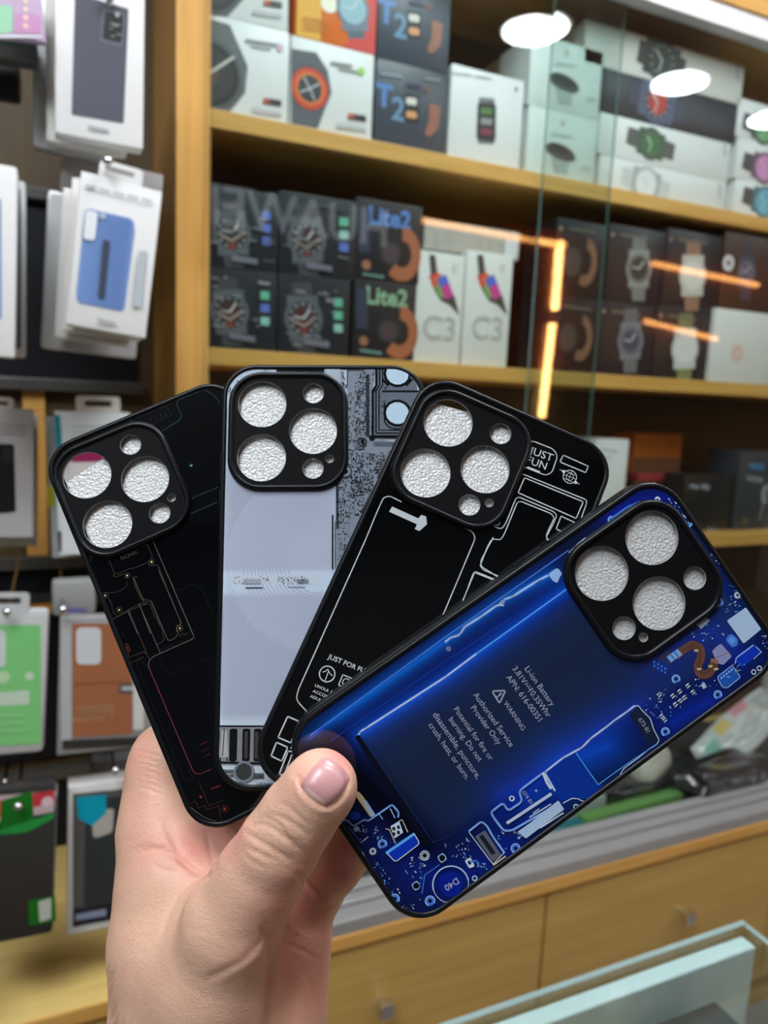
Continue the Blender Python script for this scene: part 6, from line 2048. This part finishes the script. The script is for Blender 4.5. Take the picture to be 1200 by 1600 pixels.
# web folds, palm lines, tendons
g6([(490, 660), (420, 690), (360, 740), (310, 840), (280, 930)], 5, 0.7)
g6([(180, 570), (230, 545), (290, 550), (340, 575), (420, 640), (480, 665)], 5, 0.55)
g6([(150, 560), (190, 540), (235, 530)], 3, 0.3)
g6([(300, 430), (330, 490), (360, 560), (400, 620), (450, 650)], 6, 0.6)
g6([(485, 470), (500, 560), (520, 640)], 4, 0.4)
g6([(250, 620), (330, 650), (420, 660)], 4, 0.25)
g6([(735, 880), (720, 960), (640, 1040), (540, 1090), (470, 1120)], 6, 0.4)
g6([(735, 940), (700, 1010), (620, 1080), (540, 1130)], 9, -0.3)
g6([(745, 900), (755, 1000), (757, 1120), (760, 1312)], 7, 1.1)
g6([(880, 660), (930, 720), (985, 770), (1005, 800)], 5, 0.9)
g6([(760, 930), (840, 965), (920, 1000), (970, 1030)], 4, 0.4)
g6([(780, 820), (860, 870), (930, 920)], 4, 0.25)
g6([(900, 1080), (940, 1150), (960, 1250)], 5, 0.3)
for k in range(7):
    g6([(160 + 4 * k, 120 + 26 * k), (220, 128 + 26 * k), (290, 150 + 27 * k)], 2.4, 0.26)
for k in range(12):
    x = 560 - 14 * k
    g6([(x - 40, 640 + 22 * k), (x + 60, 668 + 22 * k), (x + 160, 690 + 22 * k)], 2.6, 0.17, 0.27)
# fine skin relief
rs = np.random.RandomState(5)
for _ in range(10):
    kx = rs.normal(size=3) * 260
    disp += 0.00003 * np.sin(HVt @ kx + rs.rand() * 6)
HVt = HVt + HN * disp[:, None]
hand_w = cam2w(HVt)
m_skin = bpy.data.materials.new('skin')
m_skin.use_nodes = True
nt = m_skin.node_tree
b_ = nt.nodes['Principled BSDF']
b_.inputs['Roughness'].default_value = 0.46
b_.inputs['Specular IOR Level'].default_value = 0.4
b_.inputs['Subsurface Weight'].default_value = 0.12
b_.inputs['Subsurface Radius'].default_value = (1.0, 0.35, 0.2)
b_.inputs['Subsurface Scale'].default_value = 0.004
at_ = nt.nodes.new('ShaderNodeAttribute')
at_.attribute_name = 'flush'
tc_ = nt.nodes.new('ShaderNodeTexCoord')
nz = nt.nodes.new('ShaderNodeTexNoise')
nz.inputs['Scale'].default_value = 90.0
nz.inputs['Detail'].default_value = 4.0
mxn = nt.nodes.new('ShaderNodeMath')
mxn.operation = 'MULTIPLY_ADD'
mxn.inputs[1].default_value = 0.55
mxn.inputs[2].default_value = -0.27
adn = nt.nodes.new('ShaderNodeMath')
adn.use_clamp = True
cr = nt.nodes.new('ShaderNodeValToRGB')
cr.color_ramp.elements[0].color = (*srgb(216, 174, 151), 1)
cr.color_ramp.elements[1].color = (*srgb(220, 145, 133), 1)
nt.links.new(tc_.outputs['Object'], nz.inputs['Vector'])
nt.links.new(nz.outputs['Fac'], mxn.inputs[0])
nt.links.new(mxn.outputs[0], adn.inputs[0])
nt.links.new(at_.outputs['Fac'], adn.inputs[1])
nt.links.new(adn.outputs[0], cr.inputs['Fac'])
nt.links.new(cr.outputs['Color'], b_.inputs['Base Color'])
v1 = nt.nodes.new('ShaderNodeTexVoronoi')
v1.feature = 'DISTANCE_TO_EDGE'
v1.inputs['Scale'].default_value = 620.0
mpv = nt.nodes.new('ShaderNodeMapping')
mpv.inputs['Scale'].default_value = (0.75, 0.75, 1.35)
n3 = nt.nodes.new('ShaderNodeTexNoise')
n3.inputs['Scale'].default_value = 420.0
n3.inputs['Detail'].default_value = 4.0
am = nt.nodes.new('ShaderNodeMath')
am.operation = 'MULTIPLY_ADD'
am.inputs[1].default_value = 0.6
bpn = nt.nodes.new('ShaderNodeBump')
bpn.inputs['Strength'].default_value = 0.38
bpn.inputs['Distance'].default_value = 0.0006
nt.links.new(tc_.outputs['Object'], mpv.inputs['Vector'])
nt.links.new(mpv.outputs['Vector'], v1.inputs['Vector'])
nt.links.new(tc_.outputs['Object'], n3.inputs['Vector'])
nt.links.new(v1.outputs['Distance'], am.inputs[0])
nt.links.new(n3.outputs['Fac'], am.inputs[2])
nt.links.new(am.outputs[0], bpn.inputs['Height'])
nt.links.new(bpn.outputs['Normal'], b_.inputs['Normal'])
ho = np.array(px3(330, 1700, 0.27))
how = cam2w(ho)
me = bpy.data.meshes.new('hand')
me.from_pydata((hand_w - how).tolist(), [], HQ.tolist())
me.polygons.foreach_set('use_smooth', [True] * len(HQ))
me.materials.append(m_skin)
at = me.attributes.new('flush', 'FLOAT', 'POINT')
fl = np.zeros(len(HVt))
for (x, y), s, w in (((H6(1050, 160)), 26, 1.0), ((H6(420, 560)), 40, 0.7), ((H6(880, 820)), 60, 0.75), ((H6(1080, 620)), 50, 0.9), ((H6(250, 540)), 50, 0.35), ((H6(180, 150)), 60, 0.35), ((H6(900, 1150)), 70, 0.55), ((H6(930, 260)), 30, 0.5), ((H6(560, 480)), 40, 0.6)):
    fl += w * np.exp(-((hpx[:, 0] - x) ** 2 + (hpx[:, 1] - y) ** 2) / s ** 2)
at.data.foreach_set('value', np.clip(fl, 0, 1).astype(np.float32))
hand = bpy.data.objects.new('hand', me)
COL.objects.link(hand)
hand.matrix_world = Matrix.Translation(tuple(how))
tag(hand, 'bare hand gripping the fan of four phone cases with its thumb in front', 'person')
# thumb nail: a curved plate seated in its fold
bvh = BVHTree.FromPolygons([tuple(v) for v in HVt], [tuple(q) for q in HQ])
m_nail = mat('thumb_nail', srgb(190, 140, 142), 0.32, coat=0.12, vary=0.08, scale=120)
m_lun = mat('thumb_nail_moon', srgb(212, 176, 168), 0.25, coat=0.3)
c_n, ax_, bx_ = np.array(H6(1000, 258)), np.array([0.64, -0.77]), np.array([0.77, 0.64])
mbn = MB()
nr, ns = 26, 30
pts = []
for j in range(ns + 1):
    for i in range(nr + 1):
        u, v = 2 * i / nr - 1, 2 * j / ns - 1
        a = (u * math.sqrt(1 - 0.5 * v * v), v * math.sqrt(1 - 0.5 * u * u))     # square to disc
        sq = 0.5
        a = (a[0] * (1 - sq) + u * sq * 0.93, a[1] * (1 - sq) + v * sq * 0.93)
        p = c_n + bx_ * a[0] * 33.5 + ax_ * a[1] * 37
        d = np.array([(p[0] - 600) / F_PX, (p[1] - 800) / F_PX, 1.0])
        hit = bvh.ray_cast(Vector((0, 0, 0)), Vector(d).normalized())
        e = max(abs(u), abs(v))
        off = 0.0007 * (1 - e ** 6) - 0.0005 * e ** 10
        if v > 0.6:
            off += 0.0003 * (v - 0.6) / 0.4 * (1 - abs(u) ** 6)
        z = (hit[0].z if hit[0] is not None else 0.232) - off
        pts.append(d * z)
pw = cam2w(np.array(pts)) - how
k1, k2 = mbn.slot(m_nail), mbn.slot(m_lun)
mbn.v = [tuple(p) for p in pw]
for j in range(ns):
    for i in range(nr):
        a = j * (nr + 1) + i
        mbn.f.append((a, a + nr + 1, a + nr + 2, a + 1))
        u, v = 2 * (i + 0.5) / nr - 1, 2 * (j + 0.5) / ns - 1
        mbn.mi.append(k2 if (v < -0.80 + 0.14 * (1 - u * u) and abs(u) < 0.7) else k1)
nail = mbn.build('thumb_nail', hand, smooth=True)
nail['label'] = 'glossy pink thumb nail'

# a few dark hairs on the wrist
rh = random.Random(9)
mbh = MB()
m_hair = mat('dark_arm_hair', (0.03, 0.022, 0.018), 0.5)
for _ in range(45):
    x, y = 172 + abs(rh.gauss(0, 1)) * 26, 1500 + rh.random() * 130
    d = np.array([(x - 600) / F_PX, (y - 800) / F_PX, 1.0])
    hit = bvh.ray_cast(Vector((0, 0, 0)), Vector(d).normalized())
    if hit[0] is None:
        continue
    p, n = np.array(hit[0]), np.array(hit[1])
    if n[2] > 0:
        n = -n
    t = np.array([-0.5 + 0.4 * rh.random(), 0.9, 0.0])
    t = t - n * float(t @ n)
    t /= np.linalg.norm(t)
    l = 0.003 + 0.004 * rh.random()
    c = [p - n * 0.0002, p + n * 0.0006 + t * l * 0.5, p + n * (0.0004 + 0.0012 * rh.random()) + t * l]
    mbh.tube([cam2w(q) - how for q in c], [0.00004, 0.00003, 0.000015], m_hair, n=4)
hr = mbh.build('arm_hair', hand)
hr['kind'] = 'stuff'
